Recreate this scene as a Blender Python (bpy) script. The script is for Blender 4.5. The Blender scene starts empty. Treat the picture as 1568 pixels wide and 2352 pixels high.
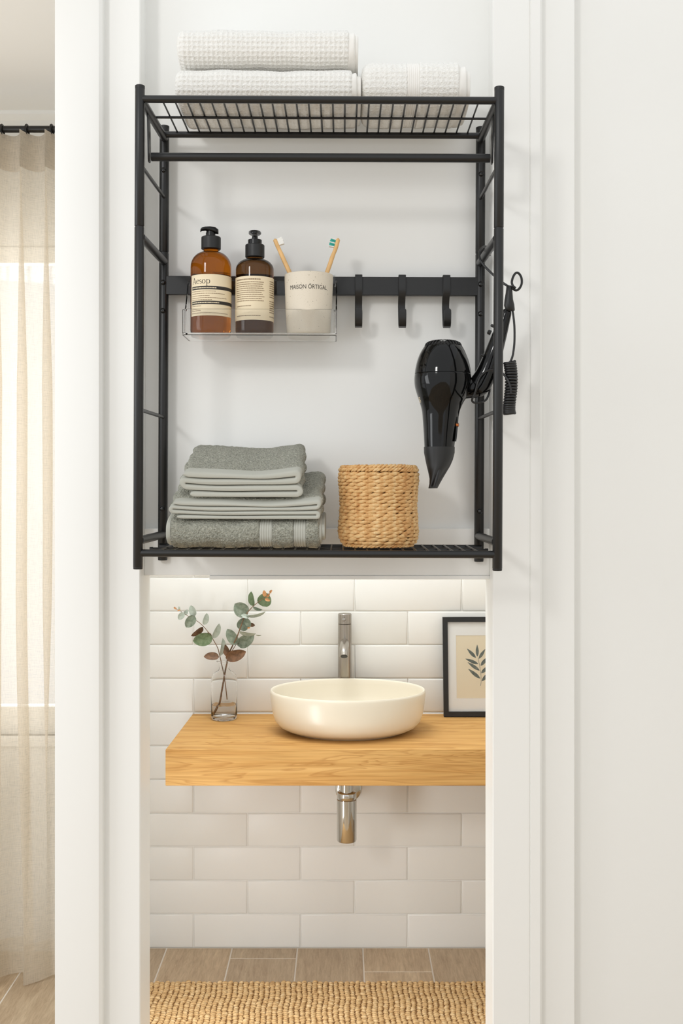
import bpy, math, random
import numpy as np
from mathutils import Vector, Matrix, Euler

# ------------------------------------------------------------------ camera, world, lights, exposure
S = bpy.context.scene
COL = S.collection
FPX, VX, VY, CAMZ = 2500.0, 787.0, 1107.0, 1.40      # focal length in pixels of the 1568x2352 frame, vanishing point, eye height
cam_d = bpy.data.cameras.new('camera')
cam = bpy.data.objects.new('camera', cam_d); COL.objects.link(cam)
cam.location = (0, 0, CAMZ); cam.rotation_euler = (math.pi/2, 0, 0)
cam_d.sensor_fit = 'VERTICAL'; cam_d.sensor_height = 36.0
cam_d.lens = FPX/2352*36.0
cam_d.shift_x = -(VX-784)/2352; cam_d.shift_y = (VY-1176)/2352
cam_d.clip_start = 0.05
S.camera = cam

w = bpy.data.worlds.new('World'); S.world = w; w.use_nodes = True
bgn = w.node_tree.nodes['Background']
bgn.inputs[0].default_value = (0.965, 0.985, 1.0, 1); bgn.inputs[1].default_value = 1.01

def area(name, loc, target, sx, sy, power, col=(1, 1, 1)):
    d = bpy.data.lights.new(name, 'AREA'); d.shape = 'RECTANGLE'; d.size = sx; d.size_y = sy
    d.energy = power; d.color = col
    o = bpy.data.objects.new(name, d); COL.objects.link(o); o.location = loc
    o.rotation_euler = (Vector(target)-Vector(loc)).to_track_quat('-Z', 'Y').to_euler()
    return o
area('key_light', (-2.4, -2.1, 3.3), (0.0, 2.2, 1.6), 0.62, 0.62, 42, (1, 0.99, 0.97))
area('bathroom_light', (-0.18, 2.72, 2.3), (0.05, 3.0, 0.7), 0.7, 0.35, 11.0, (0.95, 0.98, 1))
area('bathroom_side_fill', (-0.50, 2.42, 0.36), (0.45, 3.1, 0.15), 0.12, 0.55, 3.0, (0.93, 0.97, 1))  # added fill hidden behind the left jamb, lifts lower tiles and rug
area('left_room_fill', (-1.7, 1.5, 1.6), (-1.1, 2.9, 0.7), 0.8, 0.8, 8, (0.95, 0.98, 1))  # added fill for curtain and floor, not a lamp of this room
area('daylight_outside_window', (-1.42, 4.05, 1.5), (-1.42, 3.0, 1.35), 1.5, 1.7, 30, (1, 0.99, 0.96))

S.view_settings.view_transform = 'Standard'; S.view_settings.look = 'None'
S.view_settings.gamma = 1.0; S.view_settings.use_curve_mapping = False
S.view_settings.exposure = 0.0
S.cycles.max_bounces = 20; S.cycles.transmission_bounces = 20; S.cycles.transparent_max_bounces = 20

# ------------------------------------------------------------------ helpers
def P(px, py, Y):
    """point seen at pixel (px, py), at real distance Y"""
    k = Y/FPX
    return Vector(((px-VX)*k, Y, CAMZ-(py-VY)*k))
def X(px, Y): return (px-VX)*Y/FPX
def Z(py, Y): return CAMZ-(py-VY)*Y/FPX

WO = {}
class MB:
    def __init__(s): s.v = []; s.f = []; s.n = 0
    def add(s, verts, faces):
        verts = np.asarray(verts, float).reshape(-1, 3)
        s.v.append(verts); o = s.n
        s.f.extend([tuple(i+o for i in f) for f in faces]); s.n += len(verts)
        return s
    def grid(s, A, cu=False, cv=False, flip=False):
        A = np.asarray(A, float); n, m = A.shape[:2]
        fs = []
        for i in range(n if cu else n-1):
            i2 = (i+1) % n
            for j in range(m if cv else m-1):
                j2 = (j+1) % m
                q = (i*m+j, i2*m+j, i2*m+j2, i*m+j2)
                fs.append(q[::-1] if flip else q)
        return s.add(A.reshape(-1, 3), fs)
    def loft(s, rings, capa=True, capb=True):
        A = np.asarray(rings, float); s.grid(A, cv=True)
        n, m = A.shape[:2]
        if capa: s.add(A[0], [tuple(range(m))])
        if capb: s.add(A[-1], [tuple(range(m))[::-1]])
        return s
    def tube(s, path, r, n=12, caps=True, sq=None):
        p = np.array([tuple(q) for q in path], float); N = len(p)
        r = np.full(N, r, float) if np.isscalar(r) else np.asarray(r, float)
        t = np.gradient(p, axis=0); t /= np.linalg.norm(t, axis=1)[:, None]+1e-12
        a = np.array([0, 0, 1.]) if abs(t[0][2]) < .9 else np.array([0, 1., 0])
        u = np.cross(t[0], a); u /= np.linalg.norm(u)
        rings = []
        ang = np.arange(n)*2*math.pi/n
        for i in range(N):
            u = u-t[i]*np.dot(u, t[i]); u /= np.linalg.norm(u)+1e-12
            v = np.cross(t[i], u)
            rings.append(p[i]+r[i]*(np.cos(ang)[:, None]*u+np.sin(ang)[:, None]*v))
        return s.loft(rings, caps, caps)
    def lathe(s, prof, cx, cy, n=48, ex=1.0, ey=1.0, cap=True):
        ang = np.arange(n)*2*math.pi/n
        rings = [np.stack([cx+r*ex*np.cos(ang), cy+r*ey*np.sin(ang), np.full(n, z)], 1) for r, z in prof]
        return s.loft(rings, cap, cap)
    def box(s, x0, x1, y0, y1, z0, z1, c=0.0):
        if c <= 0:
            v = [(x, y, z) for x in (x0, x1) for y in (y0, y1) for z in (z0, z1)]
            return s.add(v, [(0, 1, 3, 2), (4, 6, 7, 5), (0, 4, 5, 1), (2, 3, 7, 6), (0, 2, 6, 4), (1, 5, 7, 3)])
        rings = []
        for z, e in ((z0, c), (z0+c, 0), (z1-c, 0), (z1, c)):
            a, b, d, g = x0+e, x1-e, y0+e, y1-e
            k = c*.999 if e == 0 else c*.4
            rings.append([(a+k, d, z), (b-k, d, z), (b, d+k, z), (b, g-k, z), (b-k, g, z), (a+k, g, z), (a, g-k, z), (a, d+k, z)])
        return s.loft(rings)
    def prism(s, poly, axis, a0, a1):
        """poly: 2D points; axis 'x': (y,z); 'y': (x,z); 'z': (x,y)"""
        def m(p, a): return {'x': (a, p[0], p[1]), 'y': (p[0], a, p[1]), 'z': (p[0], p[1], a)}[axis]
        return s.loft([[m(p, a0) for p in poly], [m(p, a1) for p in poly]])

def link(o): COL.objects.link(o); return o
def obj(name, mb, mat=None, parent=None, smooth=35, recalc=True, origin=None):
    me = bpy.data.meshes.new(name)
    V = np.concatenate(mb.v) if mb.v else np.zeros((0, 3))
    lo, hi = V.min(0), V.max(0)
    if origin is None:
        origin = Vector(((lo[0]+hi[0])/2, (lo[1]+hi[1])/2, lo[2] if parent is None else (lo[2]+hi[2])/2))
    else: origin = Vector(origin)
    V = V-np.array(origin)
    me.from_pydata(V.tolist(), [], mb.f)
    if recalc:
        import bmesh
        b = bmesh.new(); b.from_mesh(me)
        bmesh.ops.remove_doubles(b, verts=b.verts, dist=1e-6)
        bmesh.ops.recalc_face_normals(b, faces=b.faces)
        b.to_mesh(me); b.free()
    if smooth:
        me.polygons.foreach_set('use_smooth', [True]*len(me.polygons))
        if smooth < 180: me.set_sharp_from_angle(angle=math.radians(smooth))
    if mat: me.materials.append(mat)
    o = link(bpy.data.objects.new(name, me))
    WO[o.name] = origin
    if parent:
        o.parent = parent; o.location = origin-WO[parent.name]
    else: o.location = origin
    return o
def tag(o, label, cat, group=None, kind=None):
    if label: o['label'] = label
    if cat: o['category'] = cat
    if group: o['group'] = group
    if kind: o['kind'] = kind
    return o
def thing(name, loc, label, cat, group=None):
    o = link(bpy.data.objects.new(name, None)); o.empty_display_size = .03
    o.location = loc; WO[o.name] = Vector(loc)
    return tag(o, label, cat, group)
def struct(name, mb, mat, parent=None, label=None, smooth=30):
    o = obj(name, mb, mat, parent, smooth)
    if parent is None: o['kind'] = 'structure'
    if label: o['label'] = label
    return o
# the shelf unit hangs a hair clockwise: everything on it turns with it
ROLL = 0.0042; PIV = Vector((-.045, 2.2, 1.69))
def roll(o):
    R = Matrix.Rotation(ROLL, 3, 'Y')
    o.location = PIV+R @ (Vector(o.location)-PIV)
    o.rotation_euler = (R @ o.rotation_euler.to_matrix()).to_euler()
    return o
def catmull(pts, n=8):
    p = [np.array(tuple(q), float) for q in pts]
    p = [2*p[0]-p[1]]+p+[2*p[-1]-p[-2]]
    out = []
    for i in range(1, len(p)-2):
        for k in range(n):
            t = k/n
            out.append(.5*((2*p[i])+(p[i+1]-p[i-1])*t+(2*p[i-1]-5*p[i]+4*p[i+1]-p[i+2])*t*t+(3*p[i]-p[i-1]-3*p[i+1]+p[i+2])*t**3))
    out.append(p[-2]); return out

# ------------------------------------------------------------------ materials
def lin(c):
    return tuple((x/255/12.92 if x/255 <= .04045 else ((x/255+.055)/1.055)**2.4) for x in c)+(1,)
def newmat(name):
    m = bpy.data.materials.new(name); m.use_nodes = True
    nt = m.node_tree; b = nt.nodes['Principled BSDF']
    return m, nt, b
def N(nt, t, **kw):
    n = nt.nodes.new(t)
    for k, v in kw.items():
        if k in n.inputs: n.inputs[k].default_value = v
        else: setattr(n, k, v)
    return n
def coords(nt, scale=(1, 1, 1), src='Object'):
    tc = N(nt, 'ShaderNodeTexCoord'); mp = N(nt, 'ShaderNodeMapping')
    mp.inputs['Scale'].default_value = scale
    nt.links.new(tc.outputs[src], mp.inputs['Vector']); return mp.outputs['Vector']
def ramp(nt, fac, stops):
    r = N(nt, 'ShaderNodeValToRGB'); e = r.color_ramp.elements
    while len(e) < len(stops): e.new(.5)
    for i, (p, c) in enumerate(stops): e[i].position = p; e[i].color = c
    nt.links.new(fac, r.inputs['Fac']); return r.outputs['Color']
def mixc(nt, fac, a, b, mode='MIX'):
    m = N(nt, 'ShaderNodeMix', data_type='RGBA', blend_type=mode)
    for i, val in ((0, fac), (6, a), (7, b)):
        if hasattr(val, 'is_linked'): nt.links.new(val, m.inputs[i])
        else: m.inputs[i].default_value = val
    return m.outputs[2]
def bump(nt, b, height, strength, dist=.001):
    n = N(nt, 'ShaderNodeBump'); n.inputs['Strength'].default_value = strength; n.inputs['Distance'].default_value = dist
    nt.links.new(height, n.inputs['Height']); nt.links.new(n.outputs['Normal'], b.inputs['Normal'])
def noise(nt, vec, scale, detail=2, rough=.5, out='Fac', dist=0):
    n = N(nt, 'ShaderNodeTexNoise'); n.inputs['Scale'].default_value = scale; n.inputs['Detail'].default_value = detail
    n.inputs['Roughness'].default_value = rough; n.inputs['Distortion'].default_value = dist
    nt.links.new(vec, n.inputs['Vector']); return n.outputs[out]
def simple(name, c, rough=.5, metal=0., bscale=0, bstr=0., bdist=.001, spec=.5, var=0.):
    m, nt, b = newmat(name)
    b.inputs['Base Color'].default_value = lin(c); b.inputs['Roughness'].default_value = rough
    b.inputs['Metallic'].default_value = metal; b.inputs['Specular IOR Level'].default_value = spec
    v = coords(nt)
    if var:
        f = noise(nt, v, 30, 3)
        nt.links.new(ramp(nt, f, [(.3, lin([x*(1-var) for x in c])), (.7, lin([min(255, x*(1+var)) for x in c]))]), b.inputs['Base Color'])
    if bscale: bump(nt, b, noise(nt, v, bscale, 3), bstr, bdist)
    return m
def glassmat(name, c, rough=0.0, ior=1.45):
    m, nt, b = newmat(name)
    b.inputs['Base Color'].default_value = c; b.inputs['Roughness'].default_value = rough
    b.inputs['Transmission Weight'].default_value = 1.0; b.inputs['IOR'].default_value = ior
    return m
def panemat(name, ior=1.35):
    m, nt, b = newmat(name)
    out = nt.nodes['Material Output']; nt.nodes.remove(b)
    t = N(nt, 'ShaderNodeBsdfTransparent'); g = N(nt, 'ShaderNodeBsdfGlossy'); g.inputs['Roughness'].default_value = .02
    fr = N(nt, 'ShaderNodeFresnel'); fr.inputs['IOR'].default_value = ior
    mx = N(nt, 'ShaderNodeMixShader')
    nt.links.new(fr.outputs[0], mx.inputs[0]); nt.links.new(t.outputs[0], mx.inputs[1]); nt.links.new(g.outputs[0], mx.inputs[2])
    nt.links.new(mx.outputs[0], out.inputs['Surface']); return m

M = {}
M['paint'] = simple('white_paint', (241, 241, 238), .55, bscale=220, bstr=.12, bdist=.0006)
M['trim'] = simple('white_gloss_paint', (242, 242, 239), .38, bscale=150, bstr=.08, bdist=.0005)
M['ceil'] = simple('ceiling_paint', (244, 243, 240), .8)
M['grout'] = simple('wall_grout', (234, 231, 225), .9)
M['floorgrout'] = simple('floor_grout', (228, 220, 208), .9)
M['black'] = simple('black_powder_coat', (23, 23, 23), .36, bscale=1600, bstr=.25, bdist=.0003)
M['blackcap'] = simple('black_plastic_cap', (24, 24, 24), .5)
M['screw'] = simple('dark_screw', (70, 70, 70), .25, 1.0)
M['gloss'] = simple('glossy_black_plastic', (8, 8, 8), .07, spec=.36)
M['pumpblack'] = simple('black_pump_plastic', (16, 16, 16), .28, spec=.4)
M['matteblack'] = simple('matte_black_plastic', (27, 27, 27), .45)
M['rubber'] = simple('black_rubber', (26, 26, 26), .4)
M['chrome'] = simple('chrome', (200, 198, 192), .07, 1.0)
M['steel'] = simple('brushed_steel', (172, 166, 158), .26, 1.0)
M['copper'] = simple('copper_button', (190, 110, 55), .3, .8)
M['ceramic'] = simple('cream_ceramic', (238, 229, 210), .28, spec=.45)
M['card'] = simple('white_mat_board', (247, 247, 245), .8)
M['ink'] = simple('print_ink', (48, 44, 40), .7)
M['cream'] = simple('label_paper', (238, 222, 190), .6)
M['creamink'] = simple('light_label_print', (225, 210, 180), .7)
M['greyink'] = simple('small_label_print', (150, 128, 100), .7)
M['brush'] = simple('bamboo', (226, 182, 122), .5, var=.06)
M['whitebristle'] = simple('white_bristle', (245, 244, 240), .5)
M['tealbristle'] = simple('teal_bristle', (60, 178, 165), .5)
M['glass'] = glassmat('clear_glass', (.995, .997, .995, 1), ior=1.2)
M['acrylic'] = glassmat('clear_acrylic', (.995, .998, .995, 1), ior=1.27)
M['water'] = glassmat('water', (.99, .99, .985, 1), ior=1.17)
M['amber'] = glassmat('amber_glass', (.52, .155, .010, 1), ior=1.33)
M['darkamber'] = glassmat('dark_amber_glass', (.22, .10, .03, 1), ior=1.33)
M['pane'] = panemat('window_glass')
M['glazing'] = panemat('picture_glass', 1.12)

def towelmat(name, c1, c2, bs, bd, sc=330):
    m, nt, b = newmat(name); v = coords(nt)
    nz = noise(nt, v, 120, 2, .6, out='Color')
    ws = N(nt, 'ShaderNodeVectorMath', operation='SCALE'); ws.inputs['Scale'].default_value = .006; nt.links.new(nz, ws.inputs[0])
    ad = N(nt, 'ShaderNodeVectorMath', operation='ADD'); nt.links.new(v, ad.inputs[0]); nt.links.new(ws.outputs[0], ad.inputs[1])
    vo = N(nt, 'ShaderNodeTexVoronoi'); vo.inputs['Scale'].default_value = sc; nt.links.new(ad.outputs[0], vo.inputs['Vector'])
    f = noise(nt, v, 260, 4, .75)
    nt.links.new(ramp(nt, f, [(.32, lin(c1)), (.66, lin(c2))]), b.inputs['Base Color'])
    b.inputs['Roughness'].default_value = .95; b.inputs['Specular IOR Level'].default_value = .1
    b.inputs['Sheen Weight'].default_value = .15
    h = N(nt, 'ShaderNodeMath', operation='SUBTRACT'); nt.links.new(f, h.inputs[0]); nt.links.new(vo.outputs['Distance'], h.inputs[1])
    bump(nt, b, h.outputs[0], bs, bd); return m
M['terry'] = towelmat('grey_green_terry', (138, 138, 124), (202, 201, 186), 1.0, .0034)
M['hem'] = simple('grey_green_hem', (186, 186, 176), .9, bscale=900, bstr=.5, bdist=.0006, spec=.1)
M['whiteterry'] = towelmat('white_terry', (236, 234, 228), (248, 247, 243), .7, .0014)
M['whitehem'] = simple('white_hem', (242, 240, 235), .9, bscale=900, bstr=.2, bdist=.0005, spec=.1)

def tilemat():
    m, nt, b = newmat('white_glazed_tile'); v = coords(nt)
    oi = N(nt, 'ShaderNodeObjectInfo')
    nt.links.new(ramp(nt, oi.outputs['Random'], [(0, lin((234, 232, 226))), (1, lin((240, 238, 233)))]), b.inputs['Base Color'])
    b.inputs['Roughness'].default_value = .34; b.inputs['Specular IOR Level'].default_value = .35
    bump(nt, b, noise(nt, v, 9, 2), .25, .004); return m
M['tile'] = tilemat()

def plankmat():
    m, nt, b = newmat('wood_look_plank'); 
    oi = N(nt, 'ShaderNodeObjectInfo')
    tc = N(nt, 'ShaderNodeTexCoord'); mp = N(nt, 'ShaderNodeMapping')
    mp.inputs['Scale'].default_value = (1, .12, 1)
    add = N(nt, 'ShaderNodeVectorMath', operation='ADD'); sc = N(nt, 'ShaderNodeVectorMath', operation='SCALE')
    cmb = N(nt, 'ShaderNodeCombineXYZ')
    for i in range(3): nt.links.new(oi.outputs['Random'], cmb.inputs[i])
    nt.links.new(cmb.outputs[0], sc.inputs[0]); sc.inputs['Scale'].default_value = 37.0
    nt.links.new(tc.outputs['Object'], mp.inputs['Vector'])
    nt.links.new(mp.outputs[0], add.inputs[0]); nt.links.new(sc.outputs[0], add.inputs[1])
    v = add.outputs[0]
    g = noise(nt, v, 120, 6, .72, dist=.5); blot = noise(nt, v, 14, 4, .65, dist=.7)
    c1 = ramp(nt, g, [(.3, lin((150, 124, 94))), (.7, lin((222, 200, 170)))])
    c2 = ramp(nt, blot, [(.35, lin((182, 158, 130))), (.7, lin((228, 208, 178)))])
    c = mixc(nt, .45, c1, c2)
    tint = ramp(nt, oi.outputs['Random'], [(0, (.86, .86, .86, 1)), (1, (1.06, 1.04, 1.0, 1))])
    nt.links.new(mixc(nt, 1.0, c, tint, 'MULTIPLY'), b.inputs['Base Color'])
    b.inputs['Roughness'].default_value = .5
    bump(nt, b, g, .15, .001); return m
M['plank'] = plankmat()

def oakmat():
    m, nt, b = newmat('oak')
    v = coords(nt, (.9, 9, 12))
    n1 = noise(nt, v, 1.5, 3, .5, dist=1.1)
    mul = N(nt, 'ShaderNodeMath', operation='MULTIPLY'); mul.inputs[1].default_value = 11.0
    nt.links.new(n1, mul.inputs[0])
    fr = N(nt, 'ShaderNodeMath', operation='FRACT'); nt.links.new(mul.outputs[0], fr.inputs[0])
    ring = ramp(nt, fr.outputs[0], [(0, (0, 0, 0, 1)), (.55, (.15, .15, .15, 1)), (.86, (1, 1, 1, 1)), (1, (0, 0, 0, 1))])
    fine = noise(nt, coords(nt, (5, 260, 260)), 1.0, 3, .6)
    fine2 = noise(nt, coords(nt, (2.2, 60, 60)), 1.0, 3, .6)
    base = ramp(nt, fine2, [(.3, lin((206, 156, 92))), (.7, lin((224, 180, 116)))])
    dark = mixc(nt, ring, base, lin((172, 118, 62)))
    dk = N(nt, 'ShaderNodeMix', data_type='RGBA'); dk.inputs[0].default_value = .48
    nt.links.new(base, dk.inputs[6]); nt.links.new(dark, dk.inputs[7])
    st = ramp(nt, fine, [(.32, (.84, .80, .74, 1)), (.55, (1, 1, 1, 1))])
    nt.links.new(mixc(nt, 1.0, dk.outputs[2], st, 'MULTIPLY'), b.inputs['Base Color'])
    b.inputs['Roughness'].default_value = .55; b.inputs['Specular IOR Level'].default_value = .07
    bump(nt, b, fine, .1, .0006); return m
M['oak'] = oakmat()

def strawmat(name, a, bb, c):
    m, nt, b = newmat(name)
    v = coords(nt)
    n1 = noise(nt, v, 75, 3, .6); n2 = noise(nt, v, 700, 3, .6)
    c1 = ramp(nt, n1, [(.3, lin(a)), (.5, lin(bb)), (.7, lin(c))])
    st = ramp(nt, n2, [(.3, (.82, .8, .76, 1)), (.6, (1, 1, 1, 1))])
    nt.links.new(mixc(nt, 1.0, c1, st, 'MULTIPLY'), b.inputs['Base Color'])
    b.inputs['Roughness'].default_value = .6
    bump(nt, b, n2, .6, .001); return m
M['straw'] = strawmat('water_hyacinth', (196, 138, 76), (226, 182, 122), (238, 206, 154))
M['strawdark'] = simple('basket_inside', (120, 84, 46), .9)
M['jute'] = strawmat('jute', (206, 164, 110), (230, 192, 136), (242, 212, 164))
M['jutebase'] = simple('jute_backing', (150, 114, 72), .95)

def speckle():
    m, nt, b = newmat('speckled_stoneware'); v = coords(nt)
    vo = N(nt, 'ShaderNodeTexVoronoi'); vo.inputs['Scale'].default_value = 210; nt.links.new(v, vo.inputs['Vector'])
    vo2 = N(nt, 'ShaderNodeTexVoronoi'); vo2.inputs['Scale'].default_value = 420; nt.links.new(v, vo2.inputs['Vector'])
    n = noise(nt, v, 120, 1)
    s1 = ramp(nt, vo.outputs['Distance'], [(.12, (1, 1, 1, 1)), (.17, (0, 0, 0, 1))])
    s2 = ramp(nt, vo2.outputs['Distance'], [(.12, (1, 1, 1, 1)), (.17, (0, 0, 0, 1))])
    k = ramp(nt, n, [(.55, (0, 0, 0, 1)), (.6, (1, 1, 1, 1))])
    f1 = mixc(nt, 1.0, s1, k, 'MULTIPLY')
    c = mixc(nt, f1, lin((226, 216, 198)), lin((120, 104, 84)))
    c = mixc(nt, s2, c, lin((206, 192, 168)))
    nt.links.new(c, b.inputs['Base Color']); b.inputs['Roughness'].default_value = .6
    return m
M['stone'] = speckle()

def linen(name, c, opac, transl):
    m, nt, b = newmat(name); out = nt.nodes['Material Output']; nt.nodes.remove(b)
    w1 = noise(nt, coords(nt, (1100, 1100, 40)), 1.0, 2); w2 = noise(nt, coords(nt, (40, 40, 1100)), 1.0, 2)
    wv = N(nt, 'ShaderNodeMath', operation='ADD'); nt.links.new(w1, wv.inputs[0]); nt.links.new(w2, wv.inputs[1])
    colr = ramp(nt, wv.outputs[0], [(.7, lin([x*.94 for x in c])), (1.25, lin([min(255, x*1.03) for x in c]))])
    wv2 = N(nt, 'ShaderNodeMath', operation='MULTIPLY'); wv2.inputs[1].default_value = .5; nt.links.new(wv.outputs[0], wv2.inputs[0])
    d = N(nt, 'ShaderNodeBsdfDiffuse'); t = N(nt, 'ShaderNodeBsdfTranslucent'); tr = N(nt, 'ShaderNodeBsdfTransparent')
    nt.links.new(colr, d.inputs[0]); nt.links.new(colr, t.inputs[0])
    m1 = N(nt, 'ShaderNodeMixShader'); m1.inputs[0].default_value = transl
    nt.links.new(d.outputs[0], m1.inputs[1]); nt.links.new(t.outputs[0], m1.inputs[2])
    op = ramp(nt, wv2.outputs[0], [(.38, (opac-.08,)*3+(1,)), (.62, (min(1, opac+.07),)*3+(1,))])
    m2 = N(nt, 'ShaderNodeMixShader'); nt.links.new(op, m2.inputs[0])
    nt.links.new(tr.outputs[0], m2.inputs[1]); nt.links.new(m1.outputs[0], m2.inputs[2])
    nt.links.new(m2.outputs[0], out.inputs['Surface']); return m
M['linen'] = linen('sheer_linen', (232, 224, 210), .60, .5)
M['linenhead'] = linen('linen_heading', (216, 207, 193), .93, .3)

def leafmat(name, a, b_):
    m, nt, b = newmat(name); v = coords(nt)
    nt.links.new(ramp(nt, noise(nt, v, 90, 3, .6), [(.35, lin(a)), (.65, lin(b_))]), b.inputs['Base Color'])
    b.inputs['Roughness'].default_value = .6; return m
M['leafgrey'] = leafmat('grey_green_leaf', (104, 116, 96), (146, 155, 137))
M['leafgreen'] = leafmat('green_leaf', (92, 112, 74), (122, 138, 104))
M['leafpale'] = leafmat('pale_leaf', (164, 174, 160), (188, 196, 184))
M['leafbrown'] = leafmat('brown_leaf', (96, 70, 50), (136, 100, 72))
M['leaforange'] = leafmat('orange_leaf', (180, 126, 78), (206, 150, 98))
M['stem'] = leafmat('brown_stem', (104, 76, 52), (140, 108, 78))
M['printpaper'] = simple('print_paper', (244, 232, 206), .8)
M['printleaf'] = leafmat('printed_leaf', (86, 98, 96), (124, 130, 122))
# ------------------------------------------------------------------ the setting
YW = 3.27           # tiled wall
ZT = 2.75
def wall_box(name, x0, x1, y0, y1, z0, z1, mat='trim', c=0, label=None):
    b = MB(); b.box(x0, x1, y0, y1, z0, z1, c); return struct(name, b, M[mat], label=label)

# left casing: proud board with an eased edge, then a lower board, then the recess with the panel
xA0 = X(126, 2.17); xA1 = X(208, 2.17); xA2 = X(235, 2.178); xB = X(322, 2.20)
b = MB(); b.prism([(xA0, 2.17), (xA1, 2.17), (xA2-.006, 2.173), (xA2, 2.179), (xA2, 2.31), (xA0, 2.31)], 'z', 0, ZT)
struct('trim_1', b, M['trim'], label='wide white door casing left of the shelf')
b = MB(); b.prism([(xA2, 2.20), (xB-.002, 2.20), (xB, 2.202), (xB, 2.31), (xA2, 2.31)], 'z', 0, ZT)
struct('trim_2', b, M['trim'], label='white jamb left of the opening')
xC = X(1131, 2.20); xC1 = X(1214, 2.20); xC2 = X(1219, 2.2); xC3 = X(1245, 2.203)
b = MB(); b.prism([(xC, 2.202), (xC+.002, 2.20), (xC1, 2.20), (xC1+.0015, 2.2025), (xC2-.0015, 2.2025), (xC2, 2.20), (xC3-.005, 2.20), (xC3, 2.206), (xC3, 2.31), (xC, 2.31)], 'z', 0, ZT)
struct('trim_3', b, M['trim'], label='white jamb right of the opening')
xD = X(1320, 2.222)
b = MB(); b.prism([(xC3, 2.222), (xD-.002, 2.222), (xD, 2.225), (xD, 2.31), (xC3, 2.31)], 'z', 0, ZT)
struct('trim_4', b, M['trim'], label='white architrave beside the right wall')
wall_box('wall_right', xD, 1.7, 2.252, 2.31, 0, ZT, 'paint', label='plain white wall at the right')
wall_box('wall_side_unseen', 1.55, 1.6, -.9, 2.252, 0, ZT, 'paint')  # unseen wall, added to cut the light coming from the right
wall_box('wall_center', xB, xC, 2.262, 2.31, Z(1322, 2.247), ZT, 'paint', label='white wall panel behind the shelf')
wall_box('trim_5', xB, xC, 2.245, 2.262, Z(1322, 2.245), Z(1214, 2.245), 'trim', .0012, label='white board under the wall panel')
wall_box('trim_6', X(488, 2.30), xC, 2.2435, 2.31, Z(1331, 2.2435), Z(1322, 2.2435)-.0003, 'trim', .0008, label='thin white stop above the opening')
# partition between the bathroom and the room with the window
wall_box('wall_partition', -.601, -.586, 2.31, YW, 0, 2.5, 'paint')
# room with the window on the left
YV = 3.25
zw1 = Z(560, YV); zw0 = Z(1690, YV)
b = MB()
b.box(-2.6, -2.05, YV, YV+.12, 0, 2.5); b.box(-.80, -.601, YV, YV+.12, 0, 2.5)
b.box(-2.05, -.80, YV, YV+.12, zw1, 2.5); b.box(-2.05, -.80, YV, YV+.12, 0, zw0)
struct('wall_back_left', b, M['paint'], label='white window wall of the room at the left')
wall_box('ceiling', -2.6, -.601, 1.95, YV+.12, 2.5, 2.56, 'ceil')
b = MB(); b.prism([(YV, 2.5), (YV-.03, 2.5), (YV-.028, 2.49), (YV-.012, 2.475), (YV-.008, 2.455), (YV, 2.452)], 'x', -2.6, -.601)
struct('trim_7', b, M['trim'], label='white cornice above the curtain')
win = thing('window_1', (-1.42, YV+.06, zw0), None, None); win['kind'] = 'structure'
win['label'] = 'white framed window behind the linen curtain'
fr = MB(); fw = .05; x0, x1, y0, y1 = -2.05, -.80, YV+.03, YV+.08
for a in ((x0, x0+fw, zw0, zw1), (x1-fw, x1, zw0, zw1), (x0, x1, zw1-fw, zw1), (x0, x1, zw0, zw0+fw), (-1.45, -1.40, zw0, zw1), (x0, x1, zw0+.045, zw0+.08)):
    fr.box(a[0], a[1], y0, y1, a[2], a[3], .004)
obj('window_frame', fr, M['trim'], win)
for a0, a1 in ((x0+fw, -1.45), (-1.40, x1-fw)):
    p = MB(); p.box(a0-.01, a1+.01, YV+.052, YV+.057, zw0+fw-.01, zw1-fw+.01); obj('pane', p, M['pane'], win)
sl = MB(); sl.box(x0, x1, YV-.02, YV+.03, zw0-.03, zw0, .004); obj('window_sill', sl, M['trim'], win)

# tiled wall: every tile its own piece
bw = MB(); bw.box(-.586, 1.05, YW+.0035, YW+.12, 0, 2.5)
wb = struct('wall_back', bw, M['grout'], label='white tiled bathroom wall')
px_m = YW/FPX; TW = 246*px_m; TH = 77.3*px_m; zb = Z(2177, YW)
gap = .0023
tm = {}
def tilemesh(wd, ht):
    k = (round(wd, 4), round(ht, 4))
    if k in tm: return tm[k]
    b = MB(); c = .0035
    a, d = wd/2, ht/2
    R = lambda e, y: [(-a+e, y, -d+e), (a-e, y, -d+e), (a-e, y, d-e), (-a+e, y, d-e)]
    rings = [R(0, .0075), R(0, .003), R(c*.45, .0009), R(c*1.3, 0)]
    b.loft(rings)
    me = bpy.data.meshes.new('tile'); me.from_pydata(np.concatenate(b.v).tolist(), [], b.f)
    import bmesh
    bb = bmesh.new(); bb.from_mesh(me); bmesh.ops.remove_doubles(bb, verts=bb.verts, dist=1e-6)
    bmesh.ops.recalc_face_normals(bb, faces=bb.faces); bb.to_mesh(me); bb.free()
    me.polygons.foreach_set('use_smooth', [True]*len(me.polygons)); me.set_sharp_from_angle(angle=math.radians(60))
    me.materials.append(M['tile']); tm[k] = me; return me
rnd = random.Random(4)
xl, xr = -.584, 1.045
for r in range(17):
    odd = (r % 2 == 1) if r < 7 else (r % 2 == 0)
    j0 = X(568 if odd else 444, YW)
    x = j0-3*TW
    while x < xr:
        a, e = max(x+gap/2, xl), min(x+TW-gap/2, xr)
        if e-a > .02:
            o = link(bpy.data.objects.new('tile', tilemesh(e-a, TH-gap)))
            o.parent = wb
            o.location = Vector(((a+e)/2, YW+rnd.uniform(-.0004, .0004), zb+TH*(r+.5)))-WO[wb.name]
            o.rotation_euler = (rnd.uniform(-.004, .004), 0, rnd.uniform(-.0016, .0016))
        x += TW
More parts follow.
